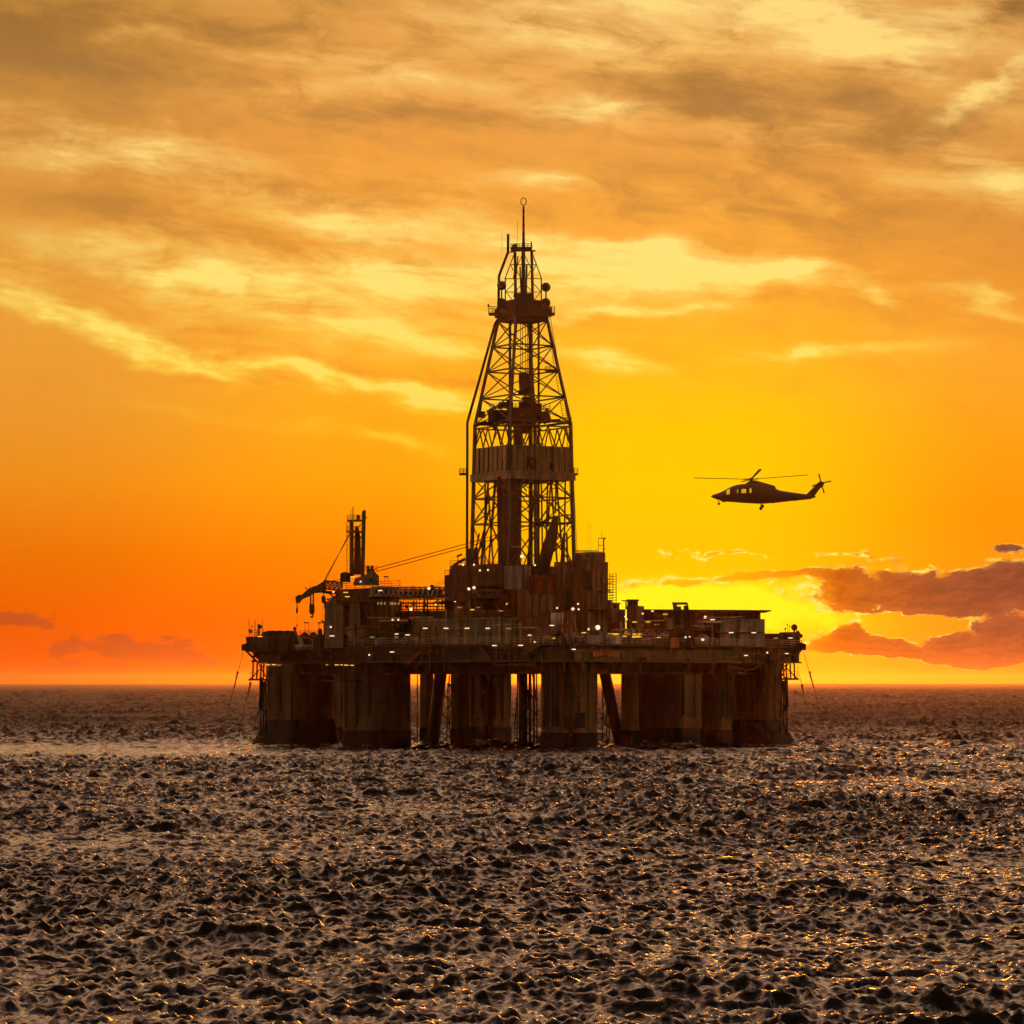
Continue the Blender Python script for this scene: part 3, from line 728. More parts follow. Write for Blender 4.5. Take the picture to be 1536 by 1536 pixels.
# ---------------------------------------------------------------- deckhouses, towers and equipment standing on the deck
E = edge_y
def house(name, label, cat, x0, x1, yt, yb, dY, ratio, m_, ribs=0, roof=None, rail=False, ang=HA, part='wall'):
    Y = E((x0 + x1) / 2) + dY
    root = thing(name, label, cat, (xat((x0 + x1) / 2, Y), Y, zat(yb, Y)))
    b = MB().mod(x0, x1, yt, yb, Y, ratio, ang); cx, cy, z0, z1, la, lb, _ = b.last
    w = b.build(part, M[m_], root)
    a = Vector((math.cos(R(ang)), math.sin(R(ang)), 0)); bb = Vector((-a.y, a.x, 0)); C = Vector((cx, cy, 0))
    if ribs:
        r = MB()
        for face, other, L, off in ((a, bb, la, lb), (bb, a, lb, la)):
            n = max(1, int(L / ribs))
            for k in range(n + 1):
                p = C + face * (-L / 2 + L * k / n) - other * (off / 2 + .05)
                r.beam(p + Vector((0, 0, z0)), p + Vector((0, 0, z1)), .12)
            for zz in (z0 + .1, (z0 + z1) / 2, z1 - .08):
                r.beam(C - face * (L / 2) - other * (off / 2 + .06) + Vector((0, 0, zz)), C + face * (L / 2) - other * (off / 2 + .06) + Vector((0, 0, zz)), .1)
        r.build('wall_rib', M[m_], w)
    if roof:
        MB().box(cx, cy, z1, z1 + .3, la + .5, lb + .5, ang).build('roof', M[roof], root)
    if rail:
        q = MB()
        for face, other, L, off in ((a, bb, la, lb), (bb, a, lb, la)):
            z_ = Vector((0, 0, z1 + (.3 if roof else 0)))
            q.rail(C - face * (L / 2) - other * (off / 2) + z_, C + face * (L / 2) - other * (off / 2) + z_, 1.1, .05)
        q.build('railing', M['truss'], root)
    root['_f'] = 0; del root['_f']
    return root, (cx, cy, z0, z1, la, lb, a, bb)

# --- left block under the crane
acc, g0 = house('accommodation_block', 'large olive panelled block with a cut-off upper left corner, under the left crane tower', 'deckhouse', 488, 602, 902, 972, 16, .9, 'wall', 2.4)
Yf = E(530) + 1.6
b = MB(); b.slab([at(488, 972, Yf + 2), at(488, 922, Yf + 2), at(492, 920, Yf + 2), at(492, 906, Yf + 2), at(500, 898, Yf + 2), at(516, 893, Yf + 2), at(516, 972, Yf + 2)], 6)
b.build('corner_wall', M['wall'], acc)
b = MB()
for x0, x1, y0, y1, d in ((513, 524, 908, 940, -.2), (541, 556, 906, 938, -.2)): b.slab([at(x0, y0, Yf + 3), at(x1, y0, Yf + 3), at(x1, y1, Yf + 3), at(x0, y1, Yf + 3)], .4)
b.build('door', M['dark'], acc)
b = MB(); b.slab([at(526, 889, Yf + 1), at(541, 889, Yf + 1), at(541, 936, Yf + 1), at(526, 936, Yf + 1)], 5); b.build('crane_pedestal', M['wall'], acc)
b = MB(); b.slab([at(506, 886, Yf + 4), at(600, 881, Yf + 4), at(600, 904, Yf + 4), at(506, 904, Yf + 4)], 12); b.build('upper_wall', M['brown'], acc)
b = MB()
for x in (566, 571, 576, 585, 588, 592, 597): b.slab([at(x, 902, Yf + 2), at(x + 2, 902, Yf + 2), at(x + 2, 907, Yf + 2), at(x, 907, Yf + 2)], .3)
b = b.build('window', M['lamp_dim'], acc)
MB().rail(at(506, 886, Yf - 2), at(600, 881, Yf - 2), 1.2, .05).build('railing', M['truss'], acc)

# --- middle deckhouse with four tube lamps
midh, _ = house('deckhouse', 'long low olive deckhouse below the derrick with four strip lamps in a row', 'deckhouse', 618, 772, 930, 967, 9, .25, 'wall', 1.3, 'wall', True)
rck, _ = house('pipe_rack', 'open rack of stacked steelwork with small bright gaps, behind the long low deckhouse', 'pipe rack', 552, 690, 917, 970, 26, .6, 'dark', 1.2)
b = MB(); 
for k in range(7): y = 897 - k * 1.6; b.tube(at(560 + k * 2, y, 590), at(665, y, 596), .14, n=6)
b.build('stacked_pipe', M['dark'], rck)
b = MB(); gq = random.Random(5)
for k in range(17): x = 600 + k * 4.2 + gq.uniform(-1, 1); b.beam(at(x, 918, 592 + gq.uniform(-3, 3)), at(x + gq.uniform(-.6, .6), gq.uniform(878, 904), 592), gq.choice((.12, .2, .35)))
for y, w in ((884.5, .5), (888, .18), (892, .5), (899, .22), (904.5, .4), (909, .3), (914, .3)): b.beam(at(598, y, 591), at(670, y + .6, 594), w * .7)
for k in range(12): x = gq.uniform(600, 664); y = gq.uniform(886, 912); b.slab([at(x, y, 593), at(x + gq.uniform(3, 8), y, 593), at(x + gq.uniform(3, 8), y + gq.uniform(2, 6), 593), at(x, y + 4, 593)], .8)
b.build('rack_frame', M['dark'], rck)
# --- drill floor
flo, _ = house('drill_floor', 'broad stepped drill floor building carrying the derrick legs', 'drill floor', 668, 866, 880, 970, 34, 1.0, 'brown', 2.0)
Yd = 588
b = MB()
b.slab([at(680, 850, Yd), at(757, 848, Yd), at(757, 890, Yd), at(668, 890, Yd), at(668, 866, Yd), at(676, 864, Yd)], 16)
b.build('upper_floor', M['brown'], flo)
b = MB(); b.box(DX, DY, zat(884, DY), zat(852, DY), 15.5, 15.5, DA); b.build('substructure', M['dark'], flo)
b = MB(); b.slab([at(698, 850, 587), at(699, 832, 587), at(702, 823, 587), at(706, 823, 587), at(709, 836, 587), at(712, 822, 587), at(717, 822, 587), at(719, 850, 587)], 2.5); b.build('winch_drum', M['dark'], flo)
b = MB(); b.path([at(676, 866, 586), at(676, 853, 586), at(682, 847, 586), at(698, 838, 586)], .28, 7); b.build('gooseneck_pipe', M['dark'], flo, True)
MB().rail(at(675, 852, 585), at(697, 852, 585), 1.3, .05).rail(at(667, 866, 585), at(676, 866, 585), 1.2, .05).rail(at(722, 852, 585), at(748, 852, 585), 1.2, .05).build('railing', M['truss'], flo)
b = MB(); b.tube(at(687, 850, 586), at(687, 832, 586), .08, n=5); b.slab([at(685, 833, 586), at(693, 830, 586), at(693, 833, 586), at(685, 836, 586)], .4); b.build('light_post', M['dark'], flo)
# --- containers
def container(label, x0, x1, yt, yb, Y, m_, ratio=.8, ribs=.35, group=None):
    root = thing('cargo_container', label, 'container', (xat((x0 + x1) / 2, Y), Y, zat(yb, Y)), group)
    b = MB().mod(x0, x1, yt, yb, Y, ratio); cx, cy, z0, z1, la, lb, ang = b.last; w = b.build('container_body', M[m_], root)
    r = MB(); C = Vector((cx, cy, 0))
    for face, other, L, off in ((HR, HL, la, lb), (HL, HR, lb, la)):
        n = max(2, int(L / ribs))
        for k in range(1, n): p = C + face * (-L / 2 + L * k / n) - other * (off / 2 + .03); r.beam(p + Vector((0, 0, z0 + .2)), p + Vector((0, 0, z1 - .2)), .1)
    r.build('corrugation', M[m_], w)
    f = MB()
    for i, j in CO:
        p = C + HR * (la / 2 * i) + HL * (lb / 2 * j); f.beam(p + Vector((0, 0, z0 - .02)), p + Vector((0, 0, z1 + .04)), .2)
    for zz in (z0 + .08, z1):
        for (i, j), (i2, j2) in zip(CO, CO[1:] + CO[:1]): f.beam(C + HR * (la / 2 * i) + HL * (lb / 2 * j) + Vector((0, 0, zz)), C + HR * (la / 2 * i2) + HL * (lb / 2 * j2) + Vector((0, 0, zz)), .18)
    f.build('container_frame', M['dark' if m_ != 'wall' else 'wall'], root)
    return root
container('pale ribbed container set at the foot of the derrick', 755, 797, 848, 885, 579, 'light', .5)
container('rust red container beside the pale ribbed one, below the derrick', 795, 832, 864, 892, 576, 'red', .6)
# --- machinery tower right of the derrick
tow, gt = house('machinery_tower', 'tall brown boxy tower right of the derrick foot, with a ladder mast on its roof', 'tower block', 832, 911, 843, 970, 26, .8, 'brown', 1.4)
Yt = E(872) + 26
b = MB(); b.mod(863, 908, 829, 843, Yt, .8); b.build('roof_house', M['brown'], tow)
b = MB()
for x in (848, 874): b.slab([at(x, 856, Yt - 8.2), at(x + 14, 856, Yt - 8.2), at(x + 14, 884, Yt - 8.2), at(x, 884, Yt - 8.2)], .5)
b.build('louvre', M['dark'], tow)
b = MB(); b.mod(840, 916, 884, 887, Yt, .8); b.mod(836, 926, 912, 915, Yt, .8); b.build('ledge', M['brown'], tow)
b = MB(); b.mod(908, 924, 912, 934, Yt - 6, .8); b.mod(910, 918, 900, 913, Yt - 6, .8); b.build('annex', M['brown'], tow)
b = MB(); b.ladder(at(915, 912, Yt - 6), at(915, 862, Yt - 6), 1.0, .06); b.ladder(at(919.5, 914, Yt - 6), at(919.5, 859, Yt - 6), 1.1, .06)
for y in (869, 875, 888): b.beam(at(908, y, Yt - 5), at(918, y, Yt - 6), .12)
b.build('ladder', M['orange'], tow)
b = MB(); b.path([at(876, 836, Yt - 7.5), at(876, 831.5, Yt - 7.5), at(890, 831.5, Yt - 7.5)], .12, 6); b.rail(at(862, 829, Yt - 5), at(896, 829, Yt - 5), .4, .05); b.build('roof_pipe', M['light'], tow)
b = MB()
for x in (897.5, 905.5): b.tube(at(x, 842, Yt - 4), at(x, 807, Yt - 4), .12 if x > 900 else .05, n=5)
for y in (807.5, 818, 828): b.tube(at(897, y, Yt - 4), at(906, y, Yt - 4), .06, n=4)
b.tube(at(902.5, 807, Yt - 4), at(902.5, 798, Yt - 4), .035, n=4); b.slab([at(905, 807, Yt - 4), at(909, 806, Yt - 4), at(908, 809, Yt - 4), at(905, 810, Yt - 4)], .3); b.slab([at(904, 822, Yt - 4), at(908.5, 823, Yt - 4), at(906, 825, Yt - 4)], .3)
for x, y in ((882, 780), (886, 786)): b.tube(at(x, 830, Yt), at(x, y, Yt), .022, n=4)
b.build('aerial_mast', M['dark'], tow)
# --- column-head cabin at the near corner
cab, _ = house('corner_cabin', 'narrow cabin with a pale rounded panel marked 10, above the nearest column', 'cabin', 808, 862, 918, 992, 8.5, 1.0, 'brown', 1.6)
Yn = E(836) + .2
b = MB(); b.prism(rsq(xat(835.5, Yn + 2), Yn + 1.6, 1.7, 1.7, .5), zat(951, Yn), zat(919, Yn)); b.build('rounded_panel', M['light'], cab, True)
b = MB()
def glyph(b, strokes, px, py, w, h, Y, r):
    for (x0, y0, x1, y1) in strokes: b.beam(at(px + x0 * w, py - y0 * h, Y), at(px + x1 * w, py - y1 * h, Y), r, .05)
G1 = [(.5, 0, .5, 1), (.5, 1, .25, .78)]; G0 = [(.1, .15, .1, .85), (.9, .15, .9, .85), (.1, .85, .3, 1), (.3, 1, .7, 1), (.7, 1, .9, .85), (.1, .15, .3, 0), (.3, 0, .7, 0), (.7, 0, .9, .15)]
G3 = [(0, 1, .8, 1), (.8, 1, .95, .8), (.95, .8, .75, .52), (.2, .52, .75, .52), (.75, .52, .95, .25), (.95, .25, .8, 0), (.8, 0, 0, 0)]
glyph(b, G1, 833.2, 944, 2.4, 3.6, Yn + .4, .1); glyph(b, G0, 836.2, 944, 2.6, 3.6, Yn + .4, .1)
b.build('number', M['yellow'], cab)
b = MB()
for x in (842, 846): b.tube(at(x, 917, Yn - .2), at(x, 992, Yn - .2), .14, n=6)
b.tube(at(854, 916, Yn - 1), at(854, 992, Yn - 1), .2, n=6); b.beam(at(855, 914, Yn - 1), at(869, 962, Yn - 1), .22); b.beam(at(812, 951, Yn - .2), at(834, 951, Yn - .2), 1.0, .14); b.rail(at(812, 951, Yn - .6), at(834, 951, Yn - .6), 1.1, .04)
b.build('cabin_pipework', M['orange'], cab)
# --- right: long roofed workshop with white end wall
Yw = E(1112) + 7
ws = thing('roofed_workshop', 'long low building under a thin overhanging roof at the right, with a white panelled end', 'workshop', (xat(1055, Yw), Yw, zat(972, Yw)))
b = MB(); b.slab([at(962, 917, Yw + 12), at(1138, 918, Yw + 8), at(1138, 974, Yw + 8), at(962, 974, Yw + 12)], 9); b.build('wall', M['orange'], ws)
b = MB()
for x0, x1 in ((1079, 1106), (1107, 1139)):
    for y0, y1 in ((928, 948), (949.5, 973)): b.slab([at(x0, y0, Yw + 1), at(x1, y0, Yw + 1), at(x1, y1, Yw + 1), at(x0, y1, Yw + 1)], 3)
b.slab([at(1139, 929, Yw + 2.5), at(1146, 929, Yw + 2.5), at(1146, 973, Yw + 2.5), at(1139, 973, Yw + 2.5)], 4)
b.build('white_panel', M['white'], ws)
b = MB(); b.slab([at(958, 915.2, Yw + 8), at(1152, 916.6, Yw + 4), at(1152, 918, Yw + 4), at(958, 917, Yw + 8)], 16); b.build('roof', M['dark'], ws)
b = MB()
for x, y in ((1040, 934), (1012, 934), (999, 932)): b.slab([at(x, y - 4, Yw + 4.6), at(x + 26 if x > 1030 else x + 11, y - 4, Yw + 4.6), at(x + 26 if x > 1030 else x + 11, y + 12, Yw + 4.6), at(x, y + 12, Yw + 4.6)], 4)
b.build('pale_panel', M['white'], ws)
b = MB(); b.tube(at(1058, 932, Yw + 1), at(1058, 944, Yw + 1), .5, n=10); b.ball(at(1058.5, 933, Yw + .4), 4.2 * Yw / F, 12, 8); b.build('tank', M['red'], ws)
b = MB(); b.beam(at(1042, 950, Yw - .6), at(1146, 949, Yw - .6), 1.2, .18); b.rail(at(1042, 950, Yw - 1.2), at(1079, 950, Yw - 1.2), 1.1, .05)
for x in (1071, 1075, 1079, 1106.5): b.tube(at(x, 926, Yw - .8), at(x, 973, Yw - .8), .12, n=5)
b.build('gallery', M['brown'], ws)
MB().rail(at(1080, 973, Yw - 4), at(1146, 973, Yw - 4), 1.2, .04).build('railing', M['light'], ws)
# --- gantry frame
Yg = E(1024) + 1.5
gan = thing('lifting_frame', 'leaning two-legged steel frame with a pierced head, standing up before the workshop roof', 'lifting frame', (xat(1024, Yg), Yg, zat(972, Yg)))
for o in (0, 14.5):
    MB().slab([at(1009 + o, 915, Yg), at(1017 + o, 915, Yg), at(1026 + o * .98, 968, Yg), at(1017 + o * .98, 968, Yg)], 1.3).build('leg', M['dark'], gan)
b = MB()
for p in ([(1008, 903.5), (1030.5, 903.5), (1032, 907), (1009, 907)], [(1009, 907), (1015, 907), (1017, 916), (1010.5, 916)], [(1025.5, 909), (1032, 907), (1033.5, 917), (1026, 917)], [(1015, 910), (1021, 909.5), (1022, 917), (1017, 917)], [(1018, 917), (1026, 917), (1026, 920), (1018, 920)]):
    b.slab([at(*q, Yg) for q in p], 1.2)
b.build('frame_head', M['dark'], gan)
b = MB(); b.slab([at(1014, 956, Yg - .1), at(1040, 956, Yg - .1), at(1044, 972, Yg - .1), at(1016, 972, Yg - .1)], 3); b.beam(at(1017, 945, Yg), at(1032, 945, Yg), .5); b.build('frame_base', M['brown'], gan)
# --- small roofs and vents between tower and workshop
vents = [(912, 930, 914, 'low brown exhaust housing with two stubby pipes, against the machinery tower'), (940, 958, 909, 'squat brown cowl with a sloping right shoulder, left of the long thin roof')]
for x0, x1, y0, lab in vents:
    Y = E(940) + 22; root = thing('exhaust_stack', lab, 'exhaust stack', (xat((x0 + x1) / 2, Y), Y, zat(945, Y)))
    MB().mod(x0, x1 + 8, y0, 950, Y, 1.0).build('stack_base', M['brown'], root)
    b = MB()
    for k in (.3, .7): c = at(x0 + (x1 - x0) * k, y0, Y); b.tube(c - Vector((0, 0, .5)), c + Vector((0, 0, .9)), .55, n=10); b.tube(c + Vector((0, 0, .9)), c + Vector((0, 0, 1.15)), .75, n=10)
    b.build('stack_pipe', M['dark'], root)
Y = E(940) + 20; ae = thing('bar_aerial', 'small T shaped aerial bar on a thin post, right of the machinery tower', 'aerial', at(939, 912, Y))
MB().tube(at(939, 914, Y), at(939, 902, Y), .14, n=6).build('post', M['dark'], ae)
MB().slab([at(931.5, 901, Y), at(934, 900.3, Y), at(946.5, 901.2, Y), at(946, 902.6, Y), at(934, 902, Y)], .5).build('aerial_bar', M['dark'], ae)
# --- orange deck load at right and clutter
ld = thing('deck_load', 'wide orange tarpaulin covered load on the deck edge, left of the leaning frame', 'deck cargo', at(985, 972, E(985) + 4))
b = MB(); b.mod(946, 1018, 957, 972, E(985) + 5, .3); b.build('load_body', M['orange'], ld)
b = MB(); b.beam(at(948, 957, E(950)), at(1014, 957, E(1014)), .2); b.beam(at(948, 965, E(950) - .3), at(1014, 965, E(1014) - .3), .15); b.build('lashing', M['brown'], ld)
wb = thing('white_skid', 'low pale equipment skid behind the railing, beside the brightest floodlight', 'equipment skid', at(905, 968, E(905) + 3))
b = MB(); b.mod(884, 930, 953, 966, E(905) + 3.4, .25); b.build('skid_body', M['white'], wb)
b = MB()
for k in range(8): x = 886 + k * 6; b.tube(at(x, 968, E(x) + .5), at(x + 5 * ((k % 3) - 1), 948 + (k % 2) * 4, E(x) + .5), .09, n=5)
b.build('skid_pipe', M['light'], wb)
# --- right end cargo
re = E(1170) + 8
container('low dark container at the right end of the deck, nearest the white wall', 1147, 1172, 951, 973, re, 'brown', .8)
container('dark container at the far right end of the deck, under the round dish', 1170, 1199, 949, 974, re + 4, 'dark', .8)
sd_ = thing('satellite_dish', 'round dish on a short post at the right end of the deck', 'satellite dish', at(1191, 952, re))
b = MB(); b.ball(at(1191.5, 941, re), 5 * re / F, 14, 9); b.build('dish', M['red'], sd_, True)
MB().tube(at(1191.5, 944, re), at(1191, 953, re), .16, n=6).build('post', M['dark'], sd_)
def whips(label, Y, lines, blobs, base):
    root = thing('aerial_cluster', label, 'aerials', base); b = MB()
    for x, y0, y1, r in lines: b.tube(at(x, y0, Y), at(x, y1, Y), r, n=4)
    b.build('aerial_rod', M['dark'], root); b = MB()
    for x, y, s in blobs: b.ball(at(x, y, Y), s, 8, 6)
    b.build('aerial_head', M['dark'], root); return root
whips('thin aerials and small instruments left of the round right-hand dish', re, [(1178, 950, 943, .05), (1181.5, 950, 936, .04), (1184, 950, 938, .04), (1198, 956, 947, .12), (1195, 952, 945, .1)], [(1178, 943, .18), (1181, 937, .15), (1184.5, 939, .14), (1197, 948, .28), (1201, 954, .4), (1199, 952, .3)], at(1183, 950, re))
Yl = E(400) + 3
whips('thin whip aerials and lookout instruments at the left end of the deck', Yl, [(373.5, 976, 928, .05), (382.4, 956, 930, .07), (377, 955, 938, .05), (394, 956, 929, .05), (388, 956, 936, .2)], [(377, 947, .25), (390.5, 940, .38), (374, 945, .2), (375, 947, .3), (379, 939, .12)], at(383, 957, Yl))
# --- left end of the deck
le = thing('left_deck_locker', 'dark low locker building at the left end of the deck, beneath draped tarpaulins', 'deck store', at(430, 975, E(430) + 5))
b = MB(); b.slab([at(373, 956, E(430) + 3), at(500, 952, E(430) - 2), at(500, 978, E(430) - 2), at(376, 978, E(430) + 3)], 14); b.build('wall', M['dark'], le)
b = MB()
for k in range(12): x = 380 + k * 10; b.beam(at(x, 957, E(430) - 4.4 - k * .5), at(x, 976, E(430) - 4.4 - k * .5), .14)
b.build('wall_rib', M['deck'], le)
MB().rail(at(374, 956, E(430) - 3.5), at(396, 955, E(430) - 4.5), 1.2, .05).build('railing', M['dark'], le)
tp = thing('tarpaulin_heap', 'dark tarpaulin covered heap along the left end of the deck', 'tarpaulin', at(422, 955, E(422)))
b = MB(); g = random.Random(9); pts = [(392, 955), (396, 949), (402, 946.8)] + [(404 + i * 4, 946.4 + g.uniform(-.5, .5)) for i in range(10)] + [(444, 947), (446, 956)]
b.slab([at(*p, E(420) + 1) for p in pts], 6.0); b.build('cover', M['tarp'], tp)
b = MB()
for i in range(6): x = 400 + i * 8; b.tube(at(x, 957, E(420) - 2.4), at(x + 3, 947.5, E(420) - 2.2), .07, n=4)
b.build('lashing', M['rope'], tp)
for x, lab in ((457, 'dark rounded drum behind the thin rail, next to the boat davit'), (470, 'dark rounded drum behind the thin rail, closer to the olive block')):
    c = at(x, 953, E(464) + 2); dr = thing('storage_drum', lab, 'drum', c - Vector((0, 0, .5)), 'drums behind the thin rail')
    MB().ball(c, 5.2 * .12, 12, 8, .8).build('drum_shell', M['tarp'], dr)
    MB().ring(c, 5.3 * .12, .05, axis=1, sz=.8).build('drum_hoop', M['dark'], dr)
MB().rail(at(449, 952, E(464) + 1), at(482, 952, E(464) + 1), .7, .05).build('railing', M['dark'], hull)
for x0, x1, y0, y1, lab in ((455.5, 463.5, 934, 952, 'small goal shaped light frame on the left deck, left of the olive block'), (575.5, 583, 865, 878, 'small goal shaped light frame on the roof right of the crane winch')):
    Y = E(464) + 4 if x0 < 500 else Yf + 6
    t_ = thing('light_frame', lab, 'light frame', at((x0 + x1) / 2, y1, Y), 'goal shaped light frames on roofs')
    for x in (x0 + 2, x1 - 1): MB().tube(at(x, y1, Y), at(x, y0, Y), .05, n=4).build('post', M['dark'], t_)
    MB().beam(at(x0, y0, Y), at(x1, y0, Y), .3, .22).build('lamp_bar', M['dark'], t_)
pst = thing('winch_stand', 'dark double post with a cross arm just left of the olive block', 'winch stand', at(482, 955, E(480)))
b = MB()
for x in (478.5, 486): b.tube(at(x, 957, E(480) + 1), at(x, 932, E(480) + 1), .08, n=5)
b.beam(at(476, 934.5, E(480) + 1), at(488, 934, E(480) + 1), .16); b.beam(at(482, 930, E(480) + 1), at(486, 934, E(480) + 1), .3); b.build('frame', M['dark'], pst)
b = MB(); b.ball(at(480, 948, E(480) + .5), .45, 9, 7, 1.5); b.tube(at(480, 950, E(480) + .5), at(480, 957, E(480) + .5), .4, n=8); b.build('winch', M['dark'], pst)
# rescue boat on its davit
Yb = E(456) - 5.5
dv = thing('boat_davit', 'pale curved davit arm bending over the small boat at the left deck edge', 'davit', at(445, 972, Yb))
MB().slab([at(441, 942, Yb), at(443, 941, Yb), at(447, 952, Yb), at(453, 958, Yb), at(455, 964, Yb), at(454, 971, Yb), at(449, 971, Yb), at(448, 962, Yb), at(443, 952, Yb)], .5).build('davit_arm', M['light'], dv)
MB().path([at(453, 956, Yb), at(462, 956, Yb), at(468, 960, Yb), at(471, 972, Yb)], .12, 6).build('davit_stay', M['light'], dv)
MB().ball(at(442, 943, Yb), .35, 8, 6).build('sheave', M['dark'], dv)
bt = thing('rescue_boat', 'small pale boat slung level at the left deck edge under its davit', 'boat', at(456, 972, Yb - .6))
b = MB(); n = 9; k0 = None
L0, L1 = at(443, 970, Yb - .8), at(470, 970, Yb - .8)
sec = []
for i in range(n):
    t = i / (n - 1); c = L0.lerp(L1, t); wd = .75 * math.sin(math.pi * min(1, max(0, .12 + t * .8))) ** .6; hd = .55
    sec.append([c + Vector((0, -wd, .18)), c + Vector((0, -wd * .7, -hd * .6)), c + Vector((0, 0, -hd)), c + Vector((0, wd * .7, -hd * .6)), c + Vector((0, wd, .18)), c + Vector((0, 0, .30))])
for s_ in sec: b.v += [tuple(p) for p in s_]
for i in range(n - 1):
    for j in range(6): b.f.append((i * 6 + j, i * 6 + (j + 1) % 6, (i + 1) * 6 + (j + 1) % 6, (i + 1) * 6 + j))
b.f.append(tuple(range(6))[::-1]); b.f.append(tuple((n - 1) * 6 + j for j in range(6)))
b.build('boat_hull', M['light'], bt)
MB().tube(at(447, 968.5, Yb - .8), at(466, 968.5, Yb - .8), .14, n=8).build('fender', M['white'], bt)

# ---------------------------------------------------------------- cranes
Yc = E(530) + 12
c1 = thing('pedestal_crane', 'left crane with an upright lattice tower and a drooping dark jib over the sea', 'crane', at(535, 888, Yc))
b = MB()
for d in (-1.1, 1.1):
    b.beam(at(528, 864, Yc + d), at(527.5, 782, Yc + d), .5); b.beam(at(544, 864, Yc + d), at(546, 766, Yc + d), .5)
    for p, q in (((528, 800), (545, 783)), ((528, 830), (545, 800)), ((545, 830), (528, 800)), ((528, 860), (545, 830))): b.beam(at(*p, Yc + d), at(*q, Yc + d), .16)
b.build('tower_leg', M['dark'], c1)
b = MB(); b.slab([at(533, 795, Yc), at(539, 795, Yc), at(541, 806, Yc), at(541.5, 862, Yc), at(531, 862, Yc), at(532, 806, Yc)], 1.2); b.slab([at(533, 790, Yc), at(538, 790, Yc), at(538, 798, Yc), at(533, 798, Yc)], .8); b.build('hoist_panel', M['dark'], c1)
for x0, x1, y in ((520, 545, 797), (521, 548, 780)):
    b = MB(); b.slab([at(x0, y, Yc), at(x1, y, Yc), at(x1, y + 2, Yc), at(x0, y + 2, Yc)], 3.4); o = b.build('tower_platform', M['dark'], c1)
    MB().rail(at(x0, y, Yc - 1.6), at(x1, y, Yc - 1.6), 7.5 * .12, .055, 1.0).build('railing', M['dark'], o)
b = MB()
for x, y0, y1, r in ((526.5, 782, 764, .05), (529.5, 782, 760, .09), (547, 782, 765, .16), (549, 776, 777, .3)): b.tube(at(x, y0, Yc), at(x, y1, Yc), r, n=5)
b.slab([at(535, 773, Yc), at(540, 773, Yc), at(540, 780, Yc), at(535, 780, Yc)], .6); b.slab([at(546, 774, Yc), at(550, 776.5, Yc), at(546, 778, Yc)], .3); b.build('mast_aerial', M['dark'], c1)
MB().ladder(at(522.5, 862, Yc), at(522.5, 782, Yc), .55, .05).build('ladder', M['dark'], c1)
b = MB(); b.slab([at(511, 861, Yc), at(517, 858, Yc), at(526, 860, Yc), at(526, 873, Yc), at(511, 873, Yc)], 3.5); b.build('engine_house', M['dark'], c1)
b = MB(); b.slab([at(548, 863, Yc - 2), at(556, 856, Yc - 2), at(562, 858, Yc - 2), at(569, 864, Yc - 2), at(569.5, 878, Yc - 2), at(530, 878, Yc - 2), at(533, 868, Yc - 2)], 3.6); cb = b.build('operator_cab', M['wall'], c1)
MB().slab([at(554, 868, Yc - 4), at(558.5, 868, Yc - 4), at(558.5, 873, Yc - 4), at(554, 873, Yc - 4)], .2).build('cab_window', M['dark'], cb)
b = MB()
for x, y in ((552, 851), (558, 850.5)): b.tube(at(x, y, Yc - 2.8), at(x, y, Yc - 1.2), 2.6 * .12, n=12)
b.slab([at(550, 853, Yc - 2), at(561, 853, Yc - 2), at(563, 859, Yc - 2), at(549, 859, Yc - 2)], 1.2); b.rail(at(548, 856, Yc - 3.5), at(566, 857, Yc - 3.5), .9, .045); b.build('winch', M['dark'], c1)
b = MB(); b.lattice(at(513, 880, Yc), at(487, 877, Yc), 2.0, 12 * .12, 8, .14, .1); b.beam(at(486, 888, Yc), at(513, 890, Yc), .6, .5); b.beam(at(487, 873, Yc), at(513, 869, Yc), .12); b.build('boom', M['dark'], c1)
b = MB()
b.slab([at(489, 872, Yc), at(487, 871, Yc), at(476, 878, Yc), at(463, 883, Yc), at(452, 893, Yc), at(450, 891.5, Yc), at(443.5, 895, Yc), at(444, 904.5, Yc), at(450, 904.5, Yc), at(453, 899, Yc), at(464, 894.5, Yc), at(471, 890, Yc), at(480, 889, Yc), at(489, 890, Yc)], 1.3)
b.beam(at(457.5, 880.5, Yc), at(460.5, 884, Yc), .18); b.path([at(463, 882, Yc), at(467, 879, Yc), at(472, 879.5, Yc)], .04, 4); b.build('jib', M['dark'], c1)
b = MB()
for p, q in (((494, 890), (501, 896)), ((508, 892), (500, 896)), ((500, 896), (500, 906)), ((491, 900), (508, 893)), ((498, 904), (490, 898))): b.beam(at(*p, Yc), at(*q, Yc), .28)
b.build('boom_rest', M['dark'], c1)
b = MB()
for d, o in ((-.4, 0), (.4, 2.2)): b.tube(at(488 - o, 871, Yc + d), at(524 + o * .2, 800 + o, Yc + d), .07, n=5)
b.build('pendant_cable', M['rope'], c1)
b = MB()
for o in (0, 5): b.tube(at(562, 853 + o, Yc - 2), at(700, 815.5 + o, 597), .075, n=5); b.tube(at(700, 815.5 + o, 597), at(800, 786 + o, 606), .07, n=5)
b.tube(at(640, 886, Yc), at(672, 866, 588), .05, n=4); b.tube(at(645, 886, Yc), at(676, 868, 588), .05, n=4)
b.build('hoist_cable', M['rope'], c1)
